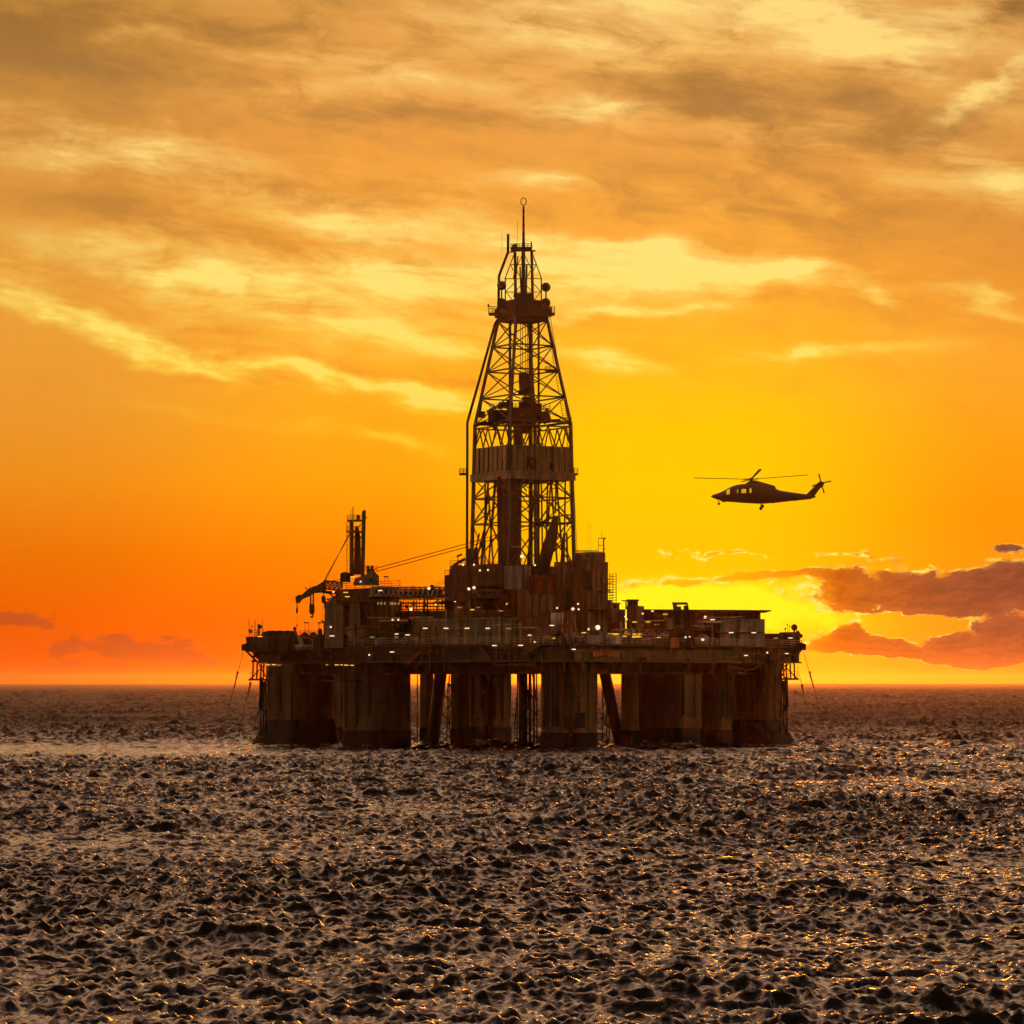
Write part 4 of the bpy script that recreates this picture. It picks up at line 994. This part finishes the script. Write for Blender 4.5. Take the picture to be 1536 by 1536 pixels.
def hook(label, x, y0, y1, w, Y, cable, kind):
    root = thing('hook_block', label, 'hook block', at(x, y0, Y)); b = MB()
    wm = w * Y / F
    b.slab([at(x - w / 2, y0 + 2, Y), at(x - w * .38, y0, Y), at(x + w * .38, y0, Y), at(x + w / 2, y0 + 2, Y), at(x + w / 2, y1 - 3, Y), at(x + w * .3, y1, Y), at(x - w * .3, y1, Y), at(x - w / 2, y1 - 3, Y)], wm * .7)
    b.build('block', M['dark'], root)
    q = MB()
    for dx in ((-w * .25, w * .25) if kind == 'big' else (0,)): q.tube(at(x + dx, y0 + 1, Y), at(x + dx, cable, Y), .1 if kind != 'big' else .16, n=5)
    q.build('hoist_rope', M['rope'], root)
    h = MB()
    if kind == 'big': h.path([at(x, y1, Y), at(x + 1.6, y1 + 2, Y), at(x + 1, y1 + 5, Y), at(x - 1, y1 + 5.4, Y), at(x - 2, y1 + 3, Y)], .16, 6); h.build('hook', M['dark'], root)
    elif kind == 'ball': h.tube(at(x, y1, Y), at(x, 939, Y), .035, n=4); h.tube(at(x, 937, Y), at(x, 939.5, Y), .16, n=6); h.build('sling', M['rope'], root)
    else: h.beam(at(x + 1.6, y1 - 2, Y), at(x + 2, y1 + 8, Y), .22); h.tube(at(x - 1.6, y1, Y), at(x - 1.6, 926, Y), .03, n=4); h.build('hook', M['dark'], root)
hook('large dark hook block with a hook beneath, hanging from the middle of the jib', 468, 906, 921, 8, Yc, 889, 'big')
hook('slim weight on a long line at the tip of the jib', 445.6, 911.5, 920, 3.2, Yc, 902, 'ball')
hook('stubby dark block hanging close under the boom, next to the olive block', 485.5, 894, 905, 6.5, Yc, 888, 'stub')
# long boom stowed across the middle
Yq = 581
c2 = thing('knuckle_crane', 'crane lying stowed with its long pale lattice boom level across the deck below the derrick', 'crane', at(692, 912, Yq))
b = MB(); b.lattice(at(557, 888.5, Yq), at(748, 889.5, Yq), 1.7, 15.5 * Yq / F, 26, .13, .075); b.build('boom', M['light'], c2)
b = MB()
for o in (0, -1): b.beam(at(552, 896.5, Yq - .9), at(652, 897, Yq - .9), .3); b.beam(at(700, 881.5, Yq - .9), at(749, 881.5, Yq - .9), .28); b.beam(at(699, 898, Yq - .9), at(749, 898, Yq - .9), .34)
b.build('boom_chord', M['white'], c2)
b = MB(); b.slab([at(672, 884, Yq - 1.5), at(702, 884, Yq - 1.5), at(702, 902, Yq - 1.5), at(672, 902, Yq - 1.5)], 2.6); b.slab([at(682, 902, Yq), at(700, 902, Yq), at(700, 932, Yq), at(682, 932, Yq)], 2.2); b.build('slewing_base', M['brown'], c2)
b = MB(); b.beam(at(704.5, 898, Yq - 1), at(704.5, 912, Yq - 1), .3); b.beam(at(699, 900, Yq - 1), at(703, 910, Yq - 1), .25); b.build('strut', M['light'], c2)
b = MB(); glyph(b, G1, 701.3, 894.5, 4.0, 6.6, Yq - 1.3, .17); glyph(b, G3, 706.2, 894.5, 5.2, 6.6, Yq - 1.3, .17); b.build('number', M['yellow'], c2)
b = MB(); b.ball(at(648, 881, Yq - .5), .5, 8, 6); b.beam(at(646, 880, Yq), at(646, 886, Yq), .4); b.build('floodlight_housing', M['dark'], c2)
# small pale crane at right
Yk = E(970) + 2
c3 = thing('deck_crane', 'small pale lattice boom crane folded down on the right deck, left of the leaning frame', 'crane', at(940, 970, Yk))
MB().lattice(at(944, 948.8, Yk), at(1000, 948.8, Yk + 5), 1.0, 8.2 * Yk / F, 12, .09, .055).build('boom', M['white'], c3)
b = MB()
for p, q in (((948, 941), (936, 972)), ((951, 943), (942, 966)), ((944, 945), (938, 952)), ((936, 972), (941, 974))): b.beam(at(*p, Yk - .6), at(*q, Yk - .6), .3)
b.build('boom_foot', M['white'], c3)
b = MB(); b.slab([at(930, 955, Yk), at(944, 955, Yk), at(946, 972, Yk), at(928, 972, Yk)], 2); b.build('slewing_base', M['brown'], c3)
# ---------------------------------------------------------------- mooring lines
def line(label, pts, thick, Y):
    b = MB(); b.path([at(*p, Y) for p in pts], .05, 5)
    t_ = MB(); t_.tube(at(*thick[0], Y), at(*thick[1], Y), .17, .1, n=6); t_.tube(at(*thick[0], Y), at(thick[0][0] + .3, thick[0][1] - 2.4, Y), .26, n=6)
    root = thing('mooring_line', label, 'mooring line', at(*pts[0], Y), 'mooring lines running down to the sea')
    b.build('wire', M['rope'], root); t_.build('chain_length', M['dark'], root)
line('outermost mooring line left of the platform, starting at the outrigger box', [(364.4, 978), (361.5, 992), (356, 1010), (348, 1042), (330.5, 1118)], ((356.3, 1009.6), (350.8, 1033)), 601)
line('middle of the left three mooring lines, starting below the lower left platform', [(376, 1020), (373, 1037), (364, 1074), (354.5, 1118)], ((375.5, 1026), (371.6, 1044)), 598)
line('shortest left mooring line, dropping from the foot of the guide pipe', [(390.4, 1062), (381, 1090), (370, 1122)], ((389.6, 1064), (385, 1079)), 596)
line('outer mooring line right of the platform, starting at the outrigger box', [(1205.5, 978), (1214, 1008), (1220.6, 1031), (1232, 1074), (1243, 1120)], ((1214.6, 1009.5), (1220.6, 1031.5)), 603)
line('inner right mooring line, dropping past the lower right platform', [(1196, 1000), (1203, 1029), (1205, 1040), (1213, 1076), (1224, 1121)], ((1203, 1029), (1205.4, 1041)), 600)
# ---------------------------------------------------------------- the helicopter
HY = 447.0; hs_ = HY / F
hel = thing('helicopter', 'dark helicopter flying nose left across the yellow sky, wheels down', 'helicopter', at(1126, 742, HY))
M['heli'] = mat('helicopter_paint', lin(140, 90, 60), .4, 0.0)
M['blade'] = mat('rotor_blade', lin(40, 34, 30), .5)
def glass(n, p):
    n.nodes.remove(p); o = n.nodes['Material Output']
    tr = n.nodes.new('ShaderNodeBsdfTransparent'); tr.inputs[0].default_value = (.86, .84, .8, 1); gl = n.nodes.new('ShaderNodeBsdfGlossy'); gl.inputs['Roughness'].default_value = .03
    mx = n.nodes.new('ShaderNodeMixShader'); mx.inputs[0].default_value = .08
    n.links.new(tr.outputs[0], mx.inputs[1]); n.links.new(gl.outputs[0], mx.inputs[2]); n.links.new(mx.outputs[0], o.inputs[0])
M['pane'] = mat('window_glass', build=glass)
# stations along the fuselage: column, top, bottom, half width (m)
ST = [(1066.6, 744.2, 745.4, .05), (1069.5, 741.8, 747.0, .34), (1074, 740.6, 748.6, .58), (1079.4, 738.6, 750.0, .78), (1086, 735.2, 751.8, .95), (1089, 733.6, 752.3, 1.0), (1092.5, 731.6, 752.6, 1.04), (1095.5, 730.2, 752.9, 1.06), (1101.5, 727.8, 753.3, 1.07), (1105, 727.0, 753.6, 1.07), (1108, 726.4, 753.9, 1.07), (1111.5, 726.0, 754.2, 1.07), (1120, 725.4, 754.8, 1.07), (1123.5, 724.6, 755.0, 1.07), (1128, 724.2, 755.2, 1.07), (1134, 724.4, 755.5, 1.07), (1141, 725.4, 755.6, 1.06), (1150, 728.4, 755.2, 1.0), (1160, 731.4, 754.6, .92), (1169.5, 735.2, 753.6, .72), (1185, 737.8, 751.8, .5), (1200, 740.0, 750.4, .36), (1210, 741.4, 749.4, .3), (1217, 743.4, 748.2, .22)]
NR = 16
b = MB()
hy = [0, .35, .62, .84, 1.0, .84, .62, .35]
for px, yt, yb, w in ST:
    ct = at(px, (yt + yb) / 2, HY); hh = (yb - yt) / 2 * hs_
    for i in range(NR):
        t = 2 * math.pi * i / NR; cx_, sx_ = math.cos(t), math.sin(t)
        e = .72
        b.v.append((ct.x, ct.y - w * math.copysign(abs(cx_) ** e, cx_), ct.z + hh * math.copysign(abs(sx_) ** e, sx_)))
holes = set()
for st in (5, 6, 9, 11, 13):                                        # cockpit and cabin windows, both flanks
    for j in ((0, 7) if st > 6 else (0, 1, 6, 7)): holes.add((st, j))
pn = {}
for i in range(len(ST) - 1):
    for j in range(NR):
        q = (i * NR + j, i * NR + (j + 1) % NR, (i + 1) * NR + (j + 1) % NR, (i + 1) * NR + j)
        if (i, j) in holes: pn.setdefault(i, []).append([b.v[x] for x in q])
        else: b.f.append(q)
b.f.append(tuple(range(NR))[::-1]); b.f.append(tuple((len(ST) - 1) * NR + j for j in range(NR)))
body = b.build('fuselage', M['heli'], hel, True)
for i, qs in pn.items():
    w_ = MB()
    for q in qs: k = len(w_.v); w_.v += q; w_.f.append((k, k + 1, k + 2, k + 3))
    w_.build('window', M['pane'], hel)
b = MB()                                                           # engine cowling and rotor pylon
for (p0, p1, w0, w1, t0, t1, l0, l1) in (((1117), (1124), .5, .62, 726.5, 721.4, 731, 731), ((1124), (1132), .62, .66, 721.4, 720.8, 731, 731), ((1132), (1140), .66, .68, 720.8, 722.6, 731, 731), (1140, 1162, .68, .6, 722.6, 729.2, 731, 736), (1162, 1162.8, .6, .6, 729.2, 731, 736, 736), (1162.8, 1169, .6, .4, 733, 735.5, 738, 738)):
    A = at(p0, t0, HY); B = at(p1, t1, HY); A2 = at(p0, l0, HY); B2 = at(p1, l1, HY)
    o = lambda v, d: v + Vector((0, d, 0))
    b.quadbox([o(A2, -w0 * 1.3), o(B2, -w1 * 1.3), o(B2, w1 * 1.3), o(A2, w0 * 1.3), o(A, -w0 * .8), o(B, -w1 * .8), o(B, w1 * .8), o(A, w0 * .8)])
b.build('engine_cowling', M['heli'], hel)
fin = MB().slab([at(1209, 742, HY), at(1227.5, 723.5, HY), at(1231, 721.5, HY), at(1236.5, 724, HY), at(1235, 729, HY), at(1229, 734, HY), at(1221, 745, HY), at(1216, 748.8, HY), at(1210, 749.2, HY)], .26).build('tail_fin', M['heli'], hel)
MB().slab([at(1216, 744.5, HY), at(1222.5, 745, HY), at(1222, 746.4, HY), at(1216, 746.6, HY)], 3.0).build('tailplane', M['heli'], hel)
hub = at(1126.5, 719.0, HY)
b = MB(); b.tube(hub - Vector((0, 0, .35)), hub + Vector((0, 0, .2)), .22, n=10); b.tube(hub - Vector((0, 0, .06)), hub + Vector((0, 0, .1)), .62, .5, n=12); b.build('rotor_hub', M['heli'], hel)
def blade(mb, h, tip, w, th):
    d = (tip - h).normalized(); s_ = d.cross(Vector((0, 0, 1)));
    s_ = s_.normalized() * (w / 2) if s_.length > .05 else Vector((0, w / 2, 0)); u = Vector((0, 0, th / 2))
    r0 = h + d * (.12 * (tip - h).length)
    mb.quadbox([r0 - s_ * .5 - u, r0 + s_ * .5 - u, r0 + s_ * .5 + u, r0 - s_ * .5 + u] + [tip - s_ - u, tip + s_ - u, tip + s_ + u, tip - s_ + u]); mb.beam(h, r0 + d * .1, .14)
tips = [at(1041, 716.8, HY - .6), at(1211, 712.4, HY + .6), at(1140.5, 704.0, HY - 6.6), at(1113, 722.5, HY + 6.6)]
for tp_ in tips:
    b = MB(); blade(b, hub, tp_, .42, .07); b.build('rotor_blade', M['blade'], hel)
th_ = at(1231.6, 724.5, HY - .42)
b = MB(); b.tube(th_ + Vector((0, -.12, 0)), th_ + Vector((0, .45, 0)), .13, n=8); b.build('tail_rotor_hub', M['heli'], hel)
for px, py in ((1228.4, 711.2), (1246.6, 721.8), (1236.4, 739.6), (1218, 729.4)):
    b = MB(); p = at(px, py, HY - .42); d = (p - th_).normalized(); s_ = Vector((-d.z, 0, d.x)) * .1; u = Vector((0, .03, 0))
    b.quadbox([th_ - s_ * .6 - u, th_ + s_ * .6 - u, th_ + s_ * .6 + u, th_ - s_ * .6 + u, p - s_ - u, p + s_ - u, p + s_ + u, p - s_ + u]); b.build('tail_rotor_blade', M['blade'], hel)
for px, py, y0, off, r in ((1078.4, 755.8, 750.5, 0, .17), (1143.8, 759.4, 754.5, .95, .21), (1141.2, 762.8, 754.5, -1.0, .21)):
    b = MB(); c = at(px, py, HY + off); b.tube(at(px, y0, HY + off * .8), c, .07, n=6); g_ = b.build('landing_gear', M['heli'], hel)
    w_ = MB(); w_.tube(c + Vector((0, -.09, 0)), c + Vector((0, .09, 0)), r, n=14); w_.build('wheel', M['rubber'], g_)
b = MB(); b.beam(at(1159, 754.6, HY), at(1162, 756.8, HY), .05); b.beam(at(1191, 751, HY), at(1194.5, 753, HY), .05); b.tube(at(1076, 748.6, HY - .2), at(1076, 751, HY - .2), .05); b.slab([at(1080, 749.5, HY), at(1089, 752.4, HY), at(1086.5, 753.6, HY), at(1082, 752, HY)], .5); b.build('belly_aerial', M['heli'], hel)
# ---------------------------------------------------------------- lamps burning on the platform, each set on the surface behind it
bpy.context.view_layer.update()
dg = bpy.context.evaluated_depsgraph_get()
EYE = Vector((0, 0, CAM_Z))
T, S, B_ = 'tube', 'spot', 'flood'
LAMPS = [(390, 954.7, T, 'y'), (498, 953.8, T, 'w'), (558.4, 955.6, T, 'd'), (588.3, 977.9, T, 'w'), (496.2, 940.5, S, 'w'), (553.8, 982.4, S, 'w'), (588.8, 929.6, S, 'w'), (597.4, 929.6, S, 'w'),
    (594.3, 951, T, 'w'), (529.6, 865.2, T, 'y'), (540.9, 872.7, S, 'w'), (570, 885.8, T, 'w'), (500, 888, S, 'w'), (518.6, 888.6, T, 'y'), (521, 895, T, 'y'),
    (403, 997.4, T, 'y'), (411, 997, T, 'y'), (418.4, 997.6, T, 'd'), (491, 997.4, T, 'y'), (505, 997.4, T, 'y'), (513, 997.4, T, 'y'), (519.6, 997.7, T, 'y'), (528.7, 998, T, 'y'),
    (637.8, 942.4, T, 'w'), (669, 942.4, T, 'w'), (700.7, 942.4, T, 'w'), (731.9, 942.4, T, 'w'), (762.7, 942.8, T, 'd'), (741.7, 968.3, T, 'w'), (781, 968, T, 'w'), (802, 962.8, S, 'w'), (793.9, 952.8, T, 'w'),
    (611.4, 952.3, T, 'w'), (643.5, 882.6, B_, 'w'), (703, 883.5, B_, 'w'), (711, 881.5, B_, 'w'), (653.5, 907, S, 'w'), (682.5, 902, S, 'w'), (616.5, 914, B_, 'w'), (632, 916, T, 'd'), (689.4, 911, T, 'd'),
    (708.5, 914.5, T, 'y'), (718, 911, T, 'd'), (760, 905.8, S, 'y'), (751, 916.3, T, 'd'), (694.5, 847.4, S, 'w'), (711, 847, S, 'w'), (719.9, 855.6, S, 'w'), (731.9, 855, S, 'w'), (782.7, 834.7, B_, 'w'), (802.4, 847.8, S, 'w'),
    (828, 938.2, T, 'w'), (831.6, 957.2, T, 'y'), (860, 974, T, 'w'), (867, 905.8, S, 'w'), (859.3, 913.4, B_, 'w'), (867.9, 914, S, 'w'), (896.7, 941.3, 'big', 'w'), (883, 944, S, 'w'), (876, 949, T, 'y'),
    (938, 925, S, 'w'), (939.9, 929, S, 'w'), (952, 933, T, 'y'), (972, 932.8, T, 'y'), (978.7, 915.8, B_, 'w'), (964, 920.4, S, 'w'), (997.8, 921.3, T, 'y'), (950.4, 955.9, T, 'w'), (936.4, 954.4, T, 'y'), (987.8, 956.3, T, 'y'),
    (985, 936.8, T, 'd'), (1028.4, 955.9, S, 'w'), (1034.6, 955.5, S, 'w'), (1054, 959, B_, 'w'), (1058, 925.8, B_, 'w'), (1068.8, 929.5, T, 'w'), (1096.8, 949, T, 'w'), (1130.7, 949, T, 'w'), (1118.2, 983.2, T, 'w'), (1179.6, 980.3, T, 'w'),
    (1151, 978.9, S, 'w'), (1163.6, 957, T, 'd'), (1186, 957, T, 'w'), (594, 955.5, T, 'd'), (835.5, 912, S, 'w')]
for px, py, kind, colr in LAMPS:
    d = (at(px, py, 600) - EYE).normalized()
    ok, loc, nrm_, fi, ob, mx = sc.ray_cast(dg, EYE, d)
    Yl_ = (loc.y if ok and loc.y < 660 else E(px) + 1) - .25
    owner = ob if ok and loc.y < 660 else hull
    while owner.parent: owner = owner.parent
    c = at(px, py, Yl_); b = MB()
    if kind == T: b.tube(c + Vector((-.41, 0, 0)), c + Vector((.41, 0, 0)), .08 if colr != 'd' else .07, n=8)
    else: r_ = {S: .16, B_: .26, 'big': .42}[kind]; b.tube(c + Vector((0, .25, .06)), c, r_ * .6, r_, n=12); b.ball(c, r_ * .9, 10, 6)
    lo_ = b.build('strip_lamp' if kind == T else 'floodlight', M[{'w': 'lamp_white', 'y': 'lamp_yellow', 'd': 'lamp_dim'}[colr]], owner)
    hb = MB()
    if kind == T: hb.beam(c + Vector((-.5, .1, .12)), c + Vector((.5, .1, .12)), .2, .06)
    else: hb.beam(c + Vector((0, .2, -.05)), c + Vector((0, .45, -.5)), .1)
    hb.build('lamp_bracket', M['dark'], lo_)
# ---------------------------------------------------------------- the sea
def field(n, size, lo, hi, power, spread, wind, seed):
    """A periodic wave field by inverse FFT: heights and the two choppy shifts."""
    g = np.random.default_rng(seed)
    k1 = np.fft.fftfreq(n, size / n) * 2 * math.pi
    kx, ky = np.meshgrid(k1, k1, indexing='ij')
    k = np.hypot(kx, ky); k[0, 0] = 1e-6
    lam = 2 * math.pi / k
    amp = k ** (-power) * np.exp(-(lo / lam) ** 2 * 0.7) * np.exp(-(lam / hi) ** 2)
    ang = np.arctan2(ky, kx) - wind
    amp *= (1 - spread) + spread * np.cos(ang) ** 2
    amp[0, 0] = 0
    h = amp * (g.standard_normal((n, n)) + 1j * g.standard_normal((n, n)))
    z = np.fft.ifft2(h).real
    sx = np.fft.ifft2(1j * kx / k * h).real; sy = np.fft.ifft2(1j * ky / k * h).real
    s = z.std()
    return z / s, sx / s, sy / s
def sample(fl, size, x, y, rot):
    ca, sa = math.cos(rot), math.sin(rot)
    u = (x * ca + y * sa) / size; v = (-x * sa + y * ca) / size
    n = fl[0].shape[0]
    u = (u % 1.0) * n; v = (v % 1.0) * n
    i = np.floor(u).astype(np.int32); j = np.floor(v).astype(np.int32)
    fu = (u - i); fv = (v - j); i %= n; j %= n; i2 = (i + 1) % n; j2 = (j + 1) % n
    o = [a[i, j] * (1 - fu) * (1 - fv) + a[i2, j] * fu * (1 - fv) + a[i, j2] * (1 - fu) * fv + a[i2, j2] * fu * fv for a in fl]
    return o[0], o[1] * ca - o[2] * sa, o[1] * sa + o[2] * ca

NCOL = 900
rows = [4.0]
while rows[-1] < 88: rows.append(rows[-1] * 1.06)
while rows[-1] < 40000:
    r = rows[-1]
    rows.append(r + (max(0.16, 0.0009 * r) if r < 560 else 0.00125 * r if r < 1800 else 0.0022 * r if r < 12000 else 0.012 * r))
rows = np.array(rows)
inner = np.radians(np.linspace(-9.6, 9.6, NCOL))
o1 = np.radians(np.linspace(9.6, 24, 80))[1:]; o2 = np.radians(np.linspace(24, 80, 36))[1:]
angs = np.concatenate([-o2[::-1], -o1[::-1], inner, o1, o2])
RR, AA = np.meshgrid(rows, angs, indexing='ij')
sx0, sy0 = RR * np.sin(AA), RR * np.cos(AA)
nr, na = RR.shape
swell = field(512, 310.0, 7.0, 42.0, 2.0, 0.75, R(80), 1)
chop = field(768, 67.0, 1.0, 5.0, 1.8, 0.94, R(95), 2)
rip = field(512, 21.0, 0.4, 2.2, 1.75, 0.9, R(70), 3)
rip2 = field(512, 9.3, 0.3, 1.6, 1.5, 0.45, R(80), 6)
fars = field(512, 433.0, 7.0, 34.0, 1.8, 0.8, R(88), 8)
patch = field(256, 900.0, 60.0, 260.0, 1.2, 0.0, 0.0, 4)
def smooth(x, a, b):
    q = np.clip((x - a) / (b - a), 0, 1); return q * q * (3 - 2 * q)
pz = sample(patch, 900.0, sx0, sy0, 0.3)[0]
gust = np.clip(1.0 + 0.22 * pz, 0.5, 1.5)
edge = 522.0 + 6.0 * sample(chop, 140.0, sx0, sy0, 0.9)[0]
rough_water = 1 - smooth(RR, edge - 8, edge + 8)              # a tide line in front of the rig: short steep chop this side of it
slick = smooth(RR, edge - 4, edge + 10) * (1 - smooth(RR, 590, 660)) * smooth(-sx0, 28, 50)
grow = smooth(RR, 110, 420)
a_sw = (0.26 + 0.05 * grow * rough_water) * gust * (1 - 0.55 * slick)
a_ch = (0.145 - (0.065 - 0.07 * grow) * rough_water) * gust * (1 - 0.55 * slick)
a_rp = (0.05 + (0.035 + 0.05 * grow) * rough_water) * gust * (1 - 0.5 * slick)
far = 1 - smooth(RR, 2500, 9000)
beyond = smooth(RR, 540, 640); a_ch *= 1 + 1.2 * beyond; a_sw *= 1 - 0.4 * beyond
a_sw *= 0.35 + 0.65 * far; a_ch *= far; a_rp *= 1 - smooth(RR, 700, 1600)
a_r2 = 0.045 * (1 - smooth(RR, 300, 520)) * gust
a_fr = 0.85 * smooth(RR, 900, 2400) * (0.35 + 0.65 * far)
shore = smooth(RR, 40, 88); a_ch *= shore; a_rp *= shore
z = np.zeros_like(RR); ox = np.zeros_like(RR); oy = np.zeros_like(RR)
for fl, size, amp, rot, ck in ((swell, 310.0, a_sw, 0.21, 0.7), (chop, 67.0, a_ch, -0.12, 0.35), (chop, 83.0, a_ch * 0.5, 0.28, 0.35), (rip, 21.0, a_rp * 0.95, 0.12, 0.3), (rip2, 9.3, a_r2 * 1.1, -0.2, 0.3), (fars, 433.0, a_fr, 0.12, 0.6)):
    q = sample(fl, size, sx0, sy0, rot)
    z += q[0] * amp; ox += q[1] * amp * ck; oy += q[2] * amp * ck
cs = np.stack([sx0 + ox, sy0 + oy, z], -1).reshape(-1, 3).astype(np.float32)
idx = np.arange(nr * na).reshape(nr, na)
quads = np.stack([idx[:-1, :-1], idx[:-1, 1:], idx[1:, 1:], idx[1:, :-1]], -1).reshape(-1, 4)[:, ::-1]
me = bpy.data.meshes.new('sea')
me.vertices.add(len(cs)); me.vertices.foreach_set('co', cs.ravel())
me.loops.add(quads.size); me.loops.foreach_set('vertex_index', quads.ravel().astype(np.int32))
me.polygons.add(len(quads)); me.polygons.foreach_set('loop_start', np.arange(0, quads.size, 4, dtype=np.int32))
me.polygons.foreach_set('use_smooth', np.ones(len(quads), dtype=bool))
me.update(calc_edges=True)
foam_sheen_at = me.attributes.new('foam_and_sheen', 'FLOAT', 'POINT')
wash = np.zeros_like(RR)
for px_, w_, Y_ in COLUMNS:
    d_ = np.hypot(sx0 - xat(px_, Y_), (sy0 - Y_)) - w_ * Y_ / F * 0.5
    wash = np.maximum(wash, (1 - smooth(d_, 0.6, 3.5)))
foam_sheen_at.data.foreach_set('value', np.maximum(slick, wash * 0.9).ravel().astype(np.float32))  # leg wash is foam; the slick's share is a painted bright reflection
sea = bpy.data.objects.new('sea', me); col.objects.link(sea); sea['kind'] = 'structure'
def sea_nodes(n, p):
    g = n.nodes.new('ShaderNodeNewGeometry')
    def nz(scale, detail, stretch=(1, 1, 1)):
        mp = n.nodes.new('ShaderNodeMapping'); n.links.new(g.outputs['Position'], mp.inputs[0]); mp.inputs['Scale'].default_value = stretch
        return noise(mp.outputs[0], scale, detail, 0.6, 0.6, '3D')
    ln = n.nodes.new('ShaderNodeVectorMath'); ln.operation = 'LENGTH'; n.links.new(g.outputs['Position'], ln.inputs[0])
    calm = 1.0 - sstep(V(ln.outputs['Value']), 420.0, 1100.0) * 0.6
    def nvec(scale, detail, amp, stretch):
        mp = n.nodes.new('ShaderNodeMapping'); n.links.new(g.outputs['Position'], mp.inputs[0]); mp.inputs['Scale'].default_value = stretch
        t_ = n.nodes.new('ShaderNodeTexNoise'); n.links.new(mp.outputs[0], t_.inputs['Vector'])
        t_.inputs['Scale'].default_value = scale; t_.inputs['Detail'].default_value = detail; t_.inputs['Roughness'].default_value = 0.65; t_.inputs['Distortion'].default_value = 1.3
        v1 = n.nodes.new('ShaderNodeVectorMath'); v1.operation = 'SUBTRACT'; n.links.new(t_.outputs['Color'], v1.inputs[0]); v1.inputs[1].default_value = (.5, .5, .5)
        v2 = n.nodes.new('ShaderNodeVectorMath'); v2.operation = 'MULTIPLY'; n.links.new(v1.outputs[0], v2.inputs[0]); v2.inputs[1].default_value = (amp, amp, amp * 0.3)
        v3 = n.nodes.new('ShaderNodeVectorMath'); v3.operation = 'SCALE'; n.links.new(v2.outputs[0], v3.inputs[0]); n.links.new(calm.k, v3.inputs['Scale']); v2 = v3
        return v2.outputs[0]
    acc = g.outputs['Normal']
    for q in (nvec(2.6, 3.0, 1.15, (.5, 1.3, 1)),):
        v = n.nodes.new('ShaderNodeVectorMath'); v.operation = 'ADD'; n.links.new(acc, v.inputs[0]); n.links.new(q, v.inputs[1]); acc = v.outputs[0]
    v = n.nodes.new('ShaderNodeVectorMath'); v.operation = 'NORMALIZE'; n.links.new(acc, v.inputs[0])
    n.links.new(v.outputs[0], p.inputs['Normal'])
    n.links.new((sstep(V(ln.outputs['Value']), 420.0, 1100.0) * 0.62 + 0.14).k, p.inputs['Roughness'])   # waves too small to resolve act as gloss spread
    at = n.nodes.new('ShaderNodeAttribute'); at.attribute_name = 'foam_and_sheen'
    fo = V(at.outputs['Fac'])
    f = sstep(nz(0.35, 5.0, (1, 0.35, 1)) , 0.47, 0.62) * fo
    n.links.new(mixc(f * 0.75, lin(28, 23, 19), lin(200, 190, 176)), p.inputs['Base Color'])  # pale colour: foam round the legs, painted sheen on the slick
M_sea = mat('sea_water', None, 0.16, 0.0, sea_nodes, IOR=1.40, Specular_Tint=(.64, .57, .51, 1))
me.materials.append(M_sea)
# ---------------------------------------------------------------- the hazy air over the sea
hz = MB().quadbox([(-19000, -60, -6.0), (19000, -60, -6.0), (19000, 40500, -6.0), (-19000, 40500, -6.0), (-19000, -60, 104), (19000, -60, 104), (19000, 40500, 104), (-19000, 40500, 104)])
haze = hz.build('haze', None); haze['kind'] = 'stuff'
hm = bpy.data.materials.new('haze'); hm.use_nodes = True; n = hm.node_tree; n.nodes.clear()
pv = n.nodes.new('ShaderNodeVolumePrincipled'); pv.inputs['Density'].default_value = 1.4e-5; pv.inputs['Color'].default_value = (1, .58, .26, 1); pv.inputs['Anisotropy'].default_value = .9
ho = n.nodes.new('ShaderNodeOutputMaterial'); n.links.new(pv.outputs[0], ho.inputs['Volume'])
haze.data.materials.append(hm)
